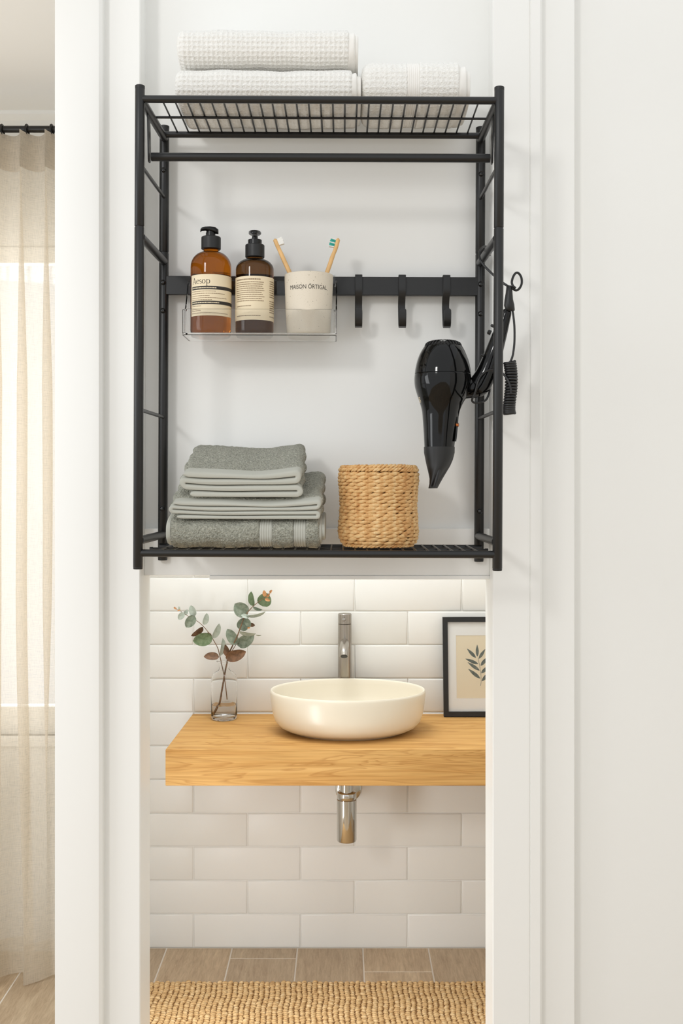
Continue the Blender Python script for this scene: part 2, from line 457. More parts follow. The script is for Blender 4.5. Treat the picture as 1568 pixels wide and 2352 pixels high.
bx = MB(); bx.box(1.05, 1.09, 2.31, YW+.12, 0, 2.5); struct('wall_bathroom_right', bx, M['paint'])

# floor of wood-look planks
fl = MB(); fl.box(-2.6, 1.7, -9.0, YV+.12, -.06, -.0009)
flo = struct('floor', fl, M['floorgrout'], label='floor of pale wood-look planks')
PW = 150*px_m; pg = .0042
pxs = [X(833, YW)+PW*k for k in range(-14, 9)]
joint = {X(833, YW): 3.112, X(531.6, YW): 3.199}
pmesh = {}
def plank(x0, x1, y0, y1):
    k = (round(x1-x0, 3), round(y1-y0, 3))
    if k not in pmesh:
        b = MB(); b.box(-(x1-x0)/2, (x1-x0)/2, -(y1-y0)/2, (y1-y0)/2, -.008, 0, .0008)
        me = bpy.data.meshes.new('plank'); me.from_pydata(np.concatenate(b.v).tolist(), [], b.f); me.materials.append(M['plank'])
        import bmesh
        bb = bmesh.new(); bb.from_mesh(me); bmesh.ops.remove_doubles(bb, verts=bb.verts, dist=1e-6); bmesh.ops.recalc_face_normals(bb, faces=bb.faces); bb.to_mesh(me); bb.free()
        pmesh[k] = me
    o = link(bpy.data.objects.new('plank', pmesh[k])); o.parent = flo
    o.location = Vector(((x0+x1)/2, (y0+y1)/2, 0))-WO[flo.name]
for i, x in enumerate(pxs):
    if x+PW > 1.7 or x < -2.6: continue
    yend = YV-.001 if x+PW < -.6 else YW-.001
    j = 3.112 if abs(x-X(833, YW)) < .01 else 3.199 if abs(x-X(531.6, YW)) < .02 else [2.62, 2.35, 2.78, 2.5][i % 4]
    cuts = [yend, j]
    while cuts[-1] > -2.9: cuts.append(cuts[-1]-1.0)
    cuts += [-6.0, -9.0]
    for c1, c0 in zip(cuts[:-1], cuts[1:]):
        plank(x+pg/2, x+PW-pg/2, c0+pg/2, c1-pg/2)

# ------------------------------------------------------------------ curtain
rodY = 3.055; rodZ = Z(297, rodY)
cr = thing('curtain_rod', (-1.4, rodY, rodZ), 'matte black curtain rod below the ceiling at the left', 'curtain rod')
b = MB(); b.tube([(-2.3, rodY, rodZ), (-.66, rodY, rodZ)], .0095, 16); obj('rod', b, M['black'], cr)
for x in (-2.2, -.68):
    b = MB(); b.tube([(x, rodY, rodZ), (x, YV, rodZ)], .006, 10); b.tube([(x, YV-.006, rodZ), (x, YV, rodZ)], .02, 16); obj('bracket', b, M['black'], cr)
cp = 57*rodY/FPX
ringx = [X(119, rodY)-cp*k for k in range(3)]
ring0 = None
for k, x in enumerate(ringx):
    if ring0 is None:
        t = thing('curtain_ring', (x, rodY, rodZ-.016), None, 'curtain ring', 'rings on the curtain rod')
        th = np.linspace(0, 2*math.pi, 25)[:-1]
        A = [[(x+.0035*math.cos(q), rodY+(.0155+.0035*math.sin(q))*math.cos(a), rodZ-.004+(.0155+.0035*math.sin(q))*math.sin(a)) for q in np.linspace(0, 2*math.pi, 9)[:-1]] for a in th]
        m_ = MB(); m_.grid(A, True, True); obj('band', m_, M['black'], t); ring0 = t
        m_ = MB(); m_.tube([(x, rodY-.0, rodZ-.021), (x, rodY-.001, rodZ-.030)], .0022, 8); obj('eyelet', m_, M['black'], t)
    else:
        t = link(ring0.copy()); t.location.x = x; WO[t.name] = Vector(t.location)
        for ch in ring0.children: c2 = link(ch.copy()); c2.parent = t
    t['label'] = ['black curtain ring half hidden by the white casing', 'black curtain ring above the middle pleat of the curtain', 'black curtain ring at the very left edge of the photo'][k]
ct = thing('linen_curtain', (-1.4, rodY, 0), 'sheer beige linen curtain with pleats hanging to the floor', 'curtain')
def curtain_pt(u, z):
    # u: metres along the rod
    h = (z)/2.37
    ph = 2*math.pi*(u-X(113, rodY))/cp
    low = max(0, 1-h)
    ph2 = 2*math.pi*(u-X(72, rodY))/(cp*1.42)
    k = min(1, max(0, (1.1-z)/1.0))**1.2
    A1 = .032*(1-k)+.012*k; A2 = .032*k
    top = min(1, max(0, (z-2.2)/.17))
    f1 = math.cos(ph); f2 = math.cos(ph2+.5*math.sin(u*9))
    y = rodY-.012-A1*f1-A2*f2-.006*low*f2-.006*math.sin(ph*.5+z*3)*low
    x = u-(.029-.014*k)*math.sin(ph)*min(1, .30+(2.376-z)*1.0)-.020*k*math.sin(ph2)+.004*math.sin(z*4+u*20)*low
    return (x, y, z)
us = np.linspace(-2.2, -.735, 330)
def sheet(z0, z1, n, off=0):
    A = []
    for zz in np.linspace(z0, z1, n):
        row = []
        for u in us:
            x, y, z = curtain_pt(u, zz)
            if z0 < .02 and zz < .02: z = .004+.008*(.5+.5*math.sin(u*60))*1.0
            row.append((x, y-off, z))
        A.append(row)
    m_ = MB(); m_.grid(A); return m_
obj('cloth', sheet(.012, 2.372, 70), M['linen'], ct, 180, recalc=False)
obj('heading', sheet(2.275, 2.376, 8, .0025), M['linenhead'], ct, 180, recalc=False)
obj('hem', sheet(.006, .115, 6, .0025), M['linen'], ct, 180, recalc=False)
# ------------------------------------------------------------------ shelf unit
YF, YB = 2.007, 2.235
xFL, xFR = X(319, YF), X(1144, YF); xBL, xBR = X(375.5, YB), X(1101.5, YB)
zTop = Z(229.5, YF); zBot = Z(1272, YF)
pt, pb = Z(198, YF), Z(1309, YF); zj = Z(522.5, YF)
sh = thing('wall_shelf', (-.045, 2.13, pb), 'black metal two tier wall shelf unit above the opening', 'shelf')
def tubepart(name, path, r, n=16, mat='black', parent=sh, smooth=50):
    b = MB(); b.tube(path, r, n); return obj(name, b, M[mat], parent, smooth)
for x, y, rr in ((xFL, YF, .0089), (xFR, YF, .0091), (xBL, YB, .0098), (xBR, YB, .0098)):
    tubepart('post', [(x, y, zj+.0008), (x, y, zj+.0014), (x, y, pt-.006), (x, y, pt-.005)], [rr-.0006, rr, rr, rr-.0003], 28)
    tubepart('post', [(x, y, pb+.004), (x, y, pb+.0045), (x, y, zj-.0016), (x, y, zj-.0006)], [rr-.0004, rr, rr, rr-.0005], 28)
    tubepart('joint_sleeve', [(x, y, zj-.0015), (x, y, zj+.0015)], rr-.0012, 20, 'blackcap')
    tubepart('end_cap', [(x, y, pt-.0065), (x, y, pt-.001), (x, y, pt)], [rr+.0001, rr+.0001, rr-.0015], 28, 'blackcap')
    tubepart('end_cap', [(x, y, pb), (x, y, pb+.0008), (x, y, pb+.0035), (x, y, pb+.0045)], [rr-.0012, rr-.0003, rr-.0003, rr-.0002], 28, 'blackcap')
YR = 2.211
for zz, nm in ((zTop, 'front_rail'), (zBot, 'front_rail')):
    tubepart(nm, [(xFL, YF, zz), (xFR, YF, zz)], .0069, 20)
    tubepart('back_rail', [(xBL-.002, YR, zz), (xBR+.002, YR, zz)], .0063, 20)
def side(z, r, nm, zb=None):
    for xf, xb, s in ((xFL, xBL, 1), (xFR, xBR, -1)):
        zb_ = z if zb is None else zb
        tubepart(nm, [(xf+s*.003, YF, z), (xb+s*.001, YB-.004, zb_)], r, 14)
side(zTop-.002, .0080, 'side_arm'); side(Z(381, YF)-.001, .0036, 'side_rung'); side(Z(546, YF), .0080, 'side_arm')
side(Z(943, YF), .0036, 'side_rung'); side(Z(1243, YF), .0080, 'side_arm')
wx = [X(369, 2.02)+k*(X(1098, 2.02)-X(369, 2.02))/26 for k in range(27)]
for zz in (zTop, zBot):
    zw = zz+.0054
    for x in wx:
        if zz == zTop: pth = [(x, YF+.001, zw-.002), (x, YF+.006, zw), (x, YR-.004, zw), (x, YR, zw-.002)]
        else: pth = [(x, YF+.001, zw-.002), (x, YF+.006, zw), (x, YR-.004, zw), (x, YR, zw-.002)]
        tubepart('cross_wire', pth, .0017, 8)
    tubepart('middle_wire', [(xFL+.003, 2.112, zw-.0036), (xFR-.003, 2.112, zw-.0038)], .0024, 10)
    for x, s in ((xFL+.003, 1), (xFR-.003, -1)): tubepart('weld', [(x, 2.112, zw-.0036), (x+s*.006, 2.112, zw-.0036)], .0032, 10)
# hanging bar with its two straps
zh = Z(362, 2.065); xl_, xr_ = X(346, 2.065), X(1123, 2.065)
tubepart('hanging_bar', [(xl_, 2.065, zh), (xr_, 2.065, zh)], .0081, 20)
for x, s in ((xl_, -1), (xr_, 1)):
    b = MB(); xt = x+s*.004
    b.loft([[(xt-.0014+dx, 2.065-wd, z), (xt+.0014+dx, 2.065-wd, z), (xt+.0014+dx, 2.065+wd, z), (xt-.0014+dx, 2.065+wd, z)]
            for z, wd, dx in ((zTop-.008, .009, s*.0025), (zTop-.02, .011, s*.0015), (zh+.004, .011, 0), (zh-.006, .009, 0), (zh-.0105, .005, 0))])
    obj('bar_strap', b, M['black'], sh)
# hook rail
zr1, zr0 = Z(635, 2.2275), Z(677.5, 2.2275)
b = MB(); b.box(xBL+.004, xBR-.004, 2.2275, 2.2405, zr0, zr1, .0008); obj('hook_rail', b, M['black'], sh)
scr = None
for xs, y0 in ((xBL, (392, 650, 715, 1170)), (xBR, (398, 651, 719, 1173))):
    for py in y0:
        b = MB(); z = Z(py, YB-.01); yy = YB-.0098
        n = 20; a = np.arange(n)*2*math.pi/n
        rings = [[(xs+r*math.cos(q), yy-d, z+r*math.sin(q)) for q in a] for r, d in ((.0056, -.002), (.0056, .0006), (.0050, .0010), (.0042, .0006), (.0040, .0014), (.0030, .0026), (.0014, .0029), (.0012, .0016))]
        b.loft(rings); obj('screw', b, M['screw'], sh, 40)
roll(sh)

# hooks on the rail
hl = ['black metal hook on the rail beside the speckled cup', 'middle of the three black hooks on the rail', 'black hook on the rail nearest the right post']
for k, px in enumerate((823, 923.3, 1025.5)):
    x = X(px, 2.22); yb, yf = 2.2275, 2.2275
    prof = [(2.2435, zr1-.022), (2.2435, zr1-.002), (2.2420, zr1+.0022), (2.2385, zr1+.0032), (2.2285, zr1+.0032), (2.2255, zr1+.0024), (2.2240, zr1-.001),
            (2.2235, zr1-.026), (2.2245, zr1-.033), (2.2285, zr1-.042), (2.2330, zr1-.051), (2.2350, zr1-.060), (2.2350, zr1-.088), (2.2330, zr1-.0955), (2.2280, zr1-.1012),
            (2.2200, zr1-.1040), (2.2115, zr1-.1022), (2.2065, zr1-.0965), (2.2045, zr1-.088), (2.2035, zr1-.078), (2.2033, zr1-.072), (2.2033, zr1-.0700), (2.2033, zr1-.0685)]
    p = np.array(prof); t = np.gradient(p, axis=0); t /= np.linalg.norm(t, axis=1)[:, None]; nrm = np.stack([-t[:, 1], t[:, 0]], 1)
    rings = []
    for i, q in enumerate(p):
        hw = .0074
        if i == len(p)-2: hw = .0060
        if i == len(p)-1: hw = .0036
        if i == len(p)-3: hw = .0071
        a_ = q+nrm[i]*.0011; c_ = q-nrm[i]*.0011
        sx = X(px, 2.22)+( -.0006*k*(i in (9, 10, 11)) )
        rings.append([(sx-hw, *a_), (sx-hw+.0005, *(a_+nrm[i]*.0004)), (sx+hw-.0005, *(a_+nrm[i]*.0004)), (sx+hw, *a_), (sx+hw, *c_), (sx+hw-.0005, *(c_-nrm[i]*.0004)), (sx-hw+.0005, *(c_-nrm[i]*.0004)), (sx-hw, *c_)])
    b = MB(); b.loft(rings)
    o = obj('rail_hook', b, M['black'], None, 35); tag(o, hl[k], 'hook', 'hooks on the rail'); roll(o)

# ------------------------------------------------------------------ clear tray on the rail
ty0, ty1 = 2.122, 2.2225
tx0, tx1 = X(417, ty0), X(773, ty0); tz0 = Z(770.5, ty0); tzf = Z(710, ty0); tzb = Z(645, ty1)
def rrect(x0, x1, y0, y1, r, n=7):
    pts = []
    for cx, cy, a0 in ((x0+r, y0+r, math.pi), (x1-r, y0+r, 1.5*math.pi), (x1-r, y1-r, 0), (x0+r, y1-r, .5*math.pi)):
        for k in range(n): a = a0+k/(n-1)*math.pi/2; pts.append((cx+r*math.cos(a), cy+r*math.sin(a)))
    out = []
    for i, p in enumerate(pts):
        q = pts[(i+1) % len(pts)]; L = math.dist(p, q); k = max(1, int(L/.008))
        for j in range(k): out.append((p[0]+(q[0]-p[0])*j/k, p[1]+(q[1]-p[1])*j/k))
    return out
def rimh(x, y):
    t = min(1, max(0, (y-ty0-.030)/(ty1-ty0-.036))); h = tzf+(tzb-tzf)*(t*t*(3-2*t))
    if y > ty1-.004:
        d = min(x-tx0, tx1-x)-.002; r = .018
        if d < r: h = min(h, tzb-r+math.sqrt(max(0, r*r-(r-max(d, 0))**2)))
    return h
base = rrect(tx0, tx1, ty0, ty1, .010)
cx_, cy_ = (tx0+tx1)/2, (ty0+ty1)/2
def inset(e):
    return [((x-cx_)*(1-e/((tx1-tx0)/2))+cx_, (y-cy_)*(1-e/((ty1-ty0)/2))+cy_) for x, y in base]
tw = .0024
rings = [[(x, y, tz0) for x, y in inset(.0009)], [(x, y, tz0+.0009) for x, y in base],
         [(x, y, rimh(x, y)-.0008) for x, y in base], [(x2, y2, rimh(x, y)) for (x, y), (x2, y2) in zip(base, inset(tw*.5))], [(x2, y2, rimh(x, y)-.0008) for (x, y), (x2, y2) in zip(base, inset(tw))],
         [(x, y, tz0+.0052) for x, y in inset(tw)], [(x, y, tz0+.0042) for x, y in inset(tw+.001)]]
b = MB(); b.loft(rings)
tr = obj('clear_tray', b, M['acrylic'], None, 22)
tag(tr, 'clear acrylic tray hanging on the black rail, holding two bottles and a cup', 'tray'); 
for x in (tx0+.05, tx1-.008):
    b = MB(); b.prism([(ty1+.0002, tzb-.006), (ty1+.0002, zr1+.0012), (2.2425, zr1+.0012), (2.2425, zr1-.012), (2.2445, zr1-.012), (2.2445, zr1+.003), (ty1-.0018, zr1+.003), (ty1-.0018, tzb-.006)], 'x', x-.004, x+.004)
    obj('rail_clip', b, M['acrylic'], tr)
roll(tr)
tfl = tz0+.0044

# ------------------------------------------------------------------ bottles
FONT = None
def text_verts(s, size):
    global FONT
    c = bpy.data.curves.new('lettering_curve', 'FONT'); c.body = s; c.size = size; c.align_x = 'CENTER'; c.resolution_u = 3
    o = bpy.data.objects.new('lettering_curve', c); COL.objects.link(o)
    dg = bpy.context.evaluated_depsgraph_get(); me = o.evaluated_get(dg).to_mesh()
    v = np.array([tuple(q.co) for q in me.vertices]); f = [tuple(p.vertices) for p in me.polygons]
    o.evaluated_get(dg).to_mesh_clear()
    bpy.data.objects.remove(o); bpy.data.curves.remove(c)
    return v, f
def wrap(v, cx, cy, R, phi0, z0, f=None):
    """flat x,y -> onto a cylinder, x along the arc around angle phi0 (0 faces the viewer)"""
    v = np.asarray(v); rr = R(z0+v[:, 1]) if callable(R) else R
    ph = phi0+v[:, 0]/(rr)
    return np.stack([cx+rr*np.sin(ph), cy-rr*np.cos(ph), z0+v[:, 1]], 1)
def patch(b, cx, cy, R, p0, p1, z0, z1, n=None):
    n = n or max(3, int(abs(p1-p0)/.06)+2)
    A = [[(cx+R*math.sin(p), cy-R*math.cos(p), z) for z in (z0, z1)] for p in np.linspace(p0, p1, n)]
    b.grid(A)
def ribbon(b, pts, ws):
    pts = np.array(pts, float); ws = np.full(len(pts), ws, float) if np.isscalar(ws) else np.array(ws, float)
    t = np.gradient(pts, axis=0); t /= np.linalg.norm(t, axis=1)[:, None]; n = np.stack([-t[:, 1], t[:, 0]], 1)
    A = np.stack([pts+n*ws[:, None]/2, pts-n*ws[:, None]/2], 1)
    A = np.concatenate([A, np.zeros(A.shape[:2]+(1,))], 2); b.grid(A)
def serif_word():
    """the five serif letters of the front label, unit = cap height"""
    b = MB(); R = lambda p, w: ribbon(b, p, w)
    ln = lambda a, c, n=5: [(a[0]+(c[0]-a[0])*k/n, a[1]+(c[1]-a[1])*k/n) for k in range(n+1)]
    arc = lambda cx, cy, rx, ry, a0, a1, n=18: [(cx+rx*math.cos(math.radians(a0+(a1-a0)*k/n)), cy+ry*math.sin(math.radians(a0+(a1-a0)*k/n))) for k in range(n+1)]
    stress = lambda a0, a1, n=18, lo=.045, hi=.115: [lo+(hi-lo)*abs(math.cos(math.radians(a0+(a1-a0)*k/n))) for k in range(n+1)]
    # A
    R(ln((.06, .02), (.38, 1)), .05); R(ln((.36, 1.0), (.72, .02)), .115); R(ln((.18, .34), (.58, .34)), .045)
    R(ln((-.05, .02), (.19, .02)), .04); R(ln((.56, .02), (.88, .02)), .04)
    # e
    x = 1.16; R(arc(x, .32, .24, .31, 20, 318, 24), stress(20, 318, 24)); R(ln((x-.22, .40), (x+.23, .40)), .045)
    # s
    x = 1.70
    R(arc(x, .475, .15, .155, 30, 250, 14), [.05+.03*math.sin(k/14*math.pi) for k in range(15)]); R(ln((x-.09, .37), (x+.10, .26), 4), .10); R(arc(x-.0, .165, .165, .165, 60, -150, 14), [.07]*15)
    # o
    x = 2.26; R(arc(x, .32, .26, .31, 0, 360, 30), stress(0, 360, 30))
    # p
    x = 2.78; R(ln((x, .64), (x, -.36)), .1); R(ln((x-.12, -.36), (x+.14, -.36)), .04); R(ln((x-.12, .60), (x+.02, .63), 3), .05)
    R(arc(x+.22, .32, .26, .31, 150, -150, 26), stress(150, -150, 26))
    v = np.concatenate(b.v); return v-np.array([1.62, 0, 0]), b.f

def bottle_profile(R, rn, zb, zs, zn, zt, n=9):
    prof = [(R*.55, zb+.002), (R*.86, zb), (R*.93, zb+.0012), (R*.985, zb+.005), (R, zb+.011), (R, zb+.03), (R, (zb+zs)/2), (R, zs)]
    for k in range(1, n+1):
        a = k/n*math.pi/2
        prof.append((rn+.0012+(R-rn-.0012)*math.cos(a)**1.15, zs+(zn-zs)*math.sin(a)**.92))
    prof += [(rn, zn+.001), (rn, zt)]
    return prof
def dashes(b, cx, cy, R, p0, p1, z, h, rnd, fill=.8):
    p = p0
    while p < p1-.02:
        L = rnd.uniform(.02, .085); e = min(p+L, p1)
        patch(b, cx, cy, R, p, e, z-h/2, z+h/2, max(2, int((e-p)/.05)+2)); p = e+rnd.uniform(.010, .018)

Yb = 2.1715; kb = Yb/FPX; rb = random.Random(11)
def bottle(name, label, px, R, gmat, ys, yn, ycb, yct, collar_r, group=None):
    cx, cy = X(px, Yb), Yb
    t = thing(name, (cx, cy, tfl), label, 'bottle', group)
    zs, zn, zc0, zc1 = Z(ys, Yb), Z(yn, Yb), Z(ycb, Yb), Z(yct, Yb)
    b = MB(); b.lathe(bottle_profile(R, .0148, tfl, zs, zn, zc0+.004), cx, cy, 64); g = obj('glass', b, M[gmat], t, 60)
    # collar with fine ribs
    n = 96; a = np.arange(n)*2*math.pi/n; rib = np.where(np.arange(n) % 2 == 0, 0, -.0004)
    rings = []
    for z, r, kk in ((zc0, collar_r-.0012, 0), (zc0+.0012, collar_r, 0), (zc0+.002, collar_r, 1), (zc1-.002, collar_r, 1), (zc1-.001, collar_r-.0003, 0), (zc1, collar_r-.0016, 0)):
        rr = r+rib*kk; rings.append(np.stack([cx+rr*np.cos(a), cy+rr*np.sin(a), np.full(n, z)], 1))
    b = MB(); b.loft(rings); obj('pump_collar', b, M['matteblack'], t, 40)
    return t, cx, cy
# left bottle
R1 = 93.5/2*kb
t, cx, cy = bottle('pump_bottle', 'amber pump bottle with a cream serif-lettered front label, left end of the clear tray', 483.7, R1, 'amber', 617, 581, 574.5, 545.5, 22.3*kb)
b = MB(); z0 = Z(545.5, Yb); b.lathe([(11*kb, z0-.001), (11*kb, z0+.008), (10*kb, z0+.0085), (10*kb, z0+.013)], cx-.001, cy, 28); obj('pump_stem', b, M['pumpblack'], t)
zt_ = Z(524.5, Yb)
b = MB(); hd = [(16.5, 533, 6.0, 5.5, 2), (10, 530.5, 10, 7.5, 0), (-1, 528.5, 11.5, 6.5, -4), (-12, 528, 9.5, 4.5, -10), (-20, 530.0, 7, 3.8, -15), (-22.5, 532.5, 5, 3.2, -17), (-23.2, 535.0, 3.2, 1.6, -17)]
rings = []
for dx, py, ry, rz, dy in hd:
    rings.append([(cx+dx*kb, cy+dy*kb*.6+ry*kb*math.cos(q), Z(py, Yb)+rz*kb*(abs(math.sin(q))**.7*(1 if math.sin(q) > 0 else -1))) for q in np.linspace(0, 2*math.pi, 19)[:-1]])
b.loft(rings); obj('pump_head', b, M['pumpblack'], t, 60)
RL = R1+.0004; b = MB(); zl1, zl0 = Z(630.5, Yb-R1), Z(725.5, Yb-R1)
pa, pb_ = math.radians(-61), math.radians(112)
A = [[(cx+r*math.sin(p), cy-r*math.cos(p), z) for r, z in ((R1+.0001, zl0), (RL, zl0), (RL, zl1), (R1+.0001, zl1))] for p in np.linspace(pa, pb_, 50)]
b.grid(A); lab = obj('label', b, M['cream'], t, 30); lab['label'] = 'cream paper label with a serif name and two black bars'
RI = RL+.00015
v, f = serif_word(); sz = 14.2*.853e-3
b = MB(); b.add(wrap(v*sz, cx, cy, RI, math.radians(-24), Z(651.8, Yb-R1)), f); obj('lettering', b, M['ink'], lab, 0, recalc=False)
Zl = lambda py: Z(py, Yb-R1)
for k, py in enumerate((661.5, 695.5)):
    b = MB(); patch(b, cx, cy, RI, math.radians(-55), pb_-.01, Zl(py+3.9), Zl(py-3.9)); obj('black_bar', b, M['ink'], lab, 180, recalc=False)
    b = MB(); dashes(b, cx, cy, RI+.0001, math.radians(-53), math.radians(22 if k == 0 else 30), Zl(py), .0021, rb); obj('bar_print', b, M['creamink'], lab, 180, recalc=False)
b = MB()
for py, e in ((669.5, 20), (674.5, 48), (679.8, 5), (684.6, 55), (689, 10), (703, -20), (710.5, -24), (714, -22), (719.5, 60)):
    dashes(b, cx, cy, RI, math.radians(-55), math.radians(e), Zl(py), .0013, rb)
obj('small_print', b, M['greyink'], lab, 180, recalc=False)
roll(t)
# right bottle
R2 = 87.5/2*kb
t, cx, cy = bottle('pump_bottle', 'darker amber pump bottle with a text-covered cream label, next to the speckled cup', 584.3, R2, 'darkamber', 622, 597, 593, 563, 22*kb)
b = MB(); z0 = Z(563.5, Yb); b.lathe([(16*kb, z0-.001), (16*kb, z0+.0098), (14.5*kb, z0+.0105), (7*kb, z0+.0105), (6.5*kb, z0+.018)], cx, cy, 32); obj('pump_stem', b, M['pumpblack'], t, 40)
b = MB(); rings = []
for dy, py, rx, rz in ((12, 537.5, 7, 2.6), (8, 536.6, 12, 4.6), (0, 536.4, 14.5, 5.4), (-10, 536.8, 13.5, 5.2), (-20, 538, 10.5, 5.0), (-27, 539.5, 8, 4.6), (-30, 541, 6.2, 3.8), (-31, 542, 4.4, 2.4)):
    sg_ = lambda v_, e_: math.copysign(abs(v_)**e_, v_)
    rings.append([(cx+rx*kb*sg_(math.cos(q), .7), cy+dy*kb, Z(py, Yb)+rz*kb*sg_(math.sin(q), .7)) for q in np.linspace(0, 2*math.pi, 21)[:-1]])
b.loft(rings); obj('pump_head', b, M['pumpblack'], t, 60)
RL = R2+.0004; b = MB(); zl1, zl0 = Z(634, Yb-R2), Z(735, Yb-R2)
pa, pb_ = math.radians(-100), math.radians(100)
A = [[(cx+r*math.sin(p), cy-r*math.cos(p), z) for r, z in ((R2+.0001, zl0), (RL, zl0), (RL, zl1), (R2+.0001, zl1))] for p in np.linspace(pa, pb_, 56)]
b.grid(A); lab = obj('label', b, M['cream'], t, 30); lab['label'] = 'cream paper label covered in small print'
RI = RL+.00015; Zl = lambda py: Z(py, Yb-R2)
b = MB(); dashes(b, cx, cy, RI, math.radians(-60), math.radians(22), Zl(641.5), .0026, rb)
for k in range(10): dashes(b, cx, cy, RI, math.radians(-62), math.radians(rb.uniform(26, 36)), Zl(648+k*4.75), .0017, rb)
dashes(b, cx, cy, RI, math.radians(-60), math.radians(-6), Zl(702.5), .0017, rb)
dashes(b, cx, cy, RI, math.radians(-60), math.radians(22), Zl(725), .0019, rb)
for k in range(17):
    if k not in (8, 15): dashes(b, cx, cy, RI, math.radians(54), math.radians(84), Zl(644+k*5.1), .0020, rb)
obj('small_print', b, M['greyink'], lab, 180, recalc=False)
roll(t)

# ------------------------------------------------------------------ cup with two toothbrushes
Yc = 2.168; kc = Yc/FPX; cx = X(708.5, Yc); cy = Yc
RT, RB = 56.5*kc*.985, 50*kc
zc1 = Z(627, Yc-RT*.5); 
prof = [(RB*.6, tfl), (RB*.90, tfl), (RB*.97, tfl+.002), (RB, tfl+.006), (RB+(RT-RB)*.55, tfl+.05), (RT, zc1-.01), (RT, zc1-.001), (RT-.0012, zc1), (RT-.0026, zc1), (RT-.0034, zc1-.001), (RT-.0036, zc1-.01), (RB-.002, tfl+.012), (RB-.008, tfl+.006), (.004, tfl+.005)]
b = MB(); b.lathe(prof, cx, cy, 72); cup = obj('toothbrush_cup', b, M['stone'], None, 50)
tag(cup, 'speckled beige stoneware cup with dark capital lettering, in the clear tray', 'cup')
v, f = text_verts('MAISON ORTIGAL', 1.0)
wd = v[:, 0].max()-v[:, 0].min(); sc = 2*math.asin(41.8/56.5)*RT/wd
hgt = 9.6*kc/ (v[:, 1].max())
v2 = v*np.array([sc, hgt, 1]); 
b = MB(); Rr = RT*.992+.0004
def Rcup(z):
    t = np.clip((z-(tfl+.05))/(zc1-.01-tfl-.05), 0, 1); return (RB+(RT-RB)*.55)*(1-t)+RT*t+.0002
b.add(wrap(v2, cx, cy, Rcup, math.radians(.5), Z(662.5, Yc-RT)), f)
dbl, dbf = text_verts('-', 1.0)
ox = v2[:, 0].min()+(v2[:, 0].max()-v2[:, 0].min())*.545
b.add(wrap(np.array([(ox-.0016, .0, 0), (ox+.0016, 0, 0), (ox+.0016, .0007, 0), (ox-.0016, .0007, 0)]), cx, cy, Rcup, math.radians(.5), Z(651.6, Yc-RT)), [(0, 1, 2, 3)])
le = obj('lettering', b, M['ink'], cup, 0, recalc=False); le['label'] = 'dark capital letters around the cup'
roll(cup)
def brush(label, pts, Y0, side, mats, lean):
    t = thing('toothbrush', (cx, Y0, tfl+.006), label, 'toothbrush', 'bamboo toothbrushes in the cup')
    path = catmull([P(px, py, Y0+dy) for px, py, dy in pts], 6)
    n = len(path); b = MB(); rings = []
    p = np.array(path); tg = np.gradient(p, axis=0); tg /= np.linalg.norm(tg, axis=1)[:, None]
    for i in range(n):
        s = i/(n-1); u = np.cross(tg[i], [0, 1, 0]); u /= np.linalg.norm(u); v_ = np.array([0, 1., 0])
        neck = math.exp(-((s-.74)/.07)**2); head = 1/(1+math.exp(-(s-.80)*50))
        a = .0044-.0005*neck-.0002*head; c = .0056-.0016*neck+.0008*head
        e = min(1, math.sqrt(max(0, 1-((s-.97)/.03)**2))) if s > .97 else 1
        e = max(e, .25) if i < n-1 else .25
        rings.append([p[i]+u*a*e*math.copysign(abs(math.cos(q))**.75, math.cos(q))+v_*c*e*math.copysign(abs(math.sin(q))**.75, math.sin(q)) for q in np.linspace(0, 2*math.pi, 17)[:-1]])
    b.loft(rings); h = obj('handle', b, M['brush'], t, 60)
    # tufts stand on one side of the head
    hd = p[int(n*.82):int(n*.985)]; L = np.linalg.norm(hd[-1]-hd[0]); d = (hd[-1]-hd[0])/L; u = np.cross(d, [0, 1, 0]); u /= np.linalg.norm(u); u *= side
    if side*u[0] < 0 and False: u = -u
    tuft = {m_: MB() for m_ in set(mats)}
    rt = random.Random(3)
    for i, m_ in enumerate(mats):
        s0 = L*(i+.5)/len(mats)
        for yy in (-.0032, 0, .0032):
            o_ = hd[0]+d*s0+np.array([0, yy, 0])+u*.0036; hgt_ = .0112*(1.0-.08*abs(i-3)/3)+rt.uniform(-.0004, .0004)
            fan = d*(s0/L-.5)*.0016+np.array([0, yy*.25, 0])
            r0, r1 = .0011, .0015
            A = [[o_+d*r0*math.cos(q)+np.array([0, r0*math.sin(q), 0]) for q in np.linspace(0, 2*math.pi, 7)[:-1]], [o_+u*hgt_+fan+d*r1*math.cos(q)*.9+np.array([0, r1*math.sin(q), 0]) for q in np.linspace(0, 2*math.pi, 7)[:-1]]]
            tuft[m_].loft(A)
    for m_, q in tuft.items():
        o = obj('bristles', q, M[m_], t, 30); o['kind'] = 'stuff'
        o['label'] = 'white bristles' if m_ == 'whitebristle' else 'teal bristles'
    roll(t)
brush('bamboo toothbrush with white bristles, leaning left in the cup', [(712, 744, 0), (690, 690, 0), (669, 637, 0), (652, 600, 0), (644, 582, 0), (636.5, 566, 0), (629.5, 549, 0)], 2.158, -1, ['whitebristle']*7, 0)
brush('bamboo toothbrush with teal bristles, leaning right in the cup', [(703, 744, 0), (723, 697, 0), (746, 637, 0), (757, 606, 0), (763, 588, 0), (770, 570, 0), (776, 547, 0)], 2.178, 1, ['whitebristle', 'tealbristle', 'tealbristle', 'whitebristle', 'tealbristle', 'tealbristle', 'whitebristle'], 0)

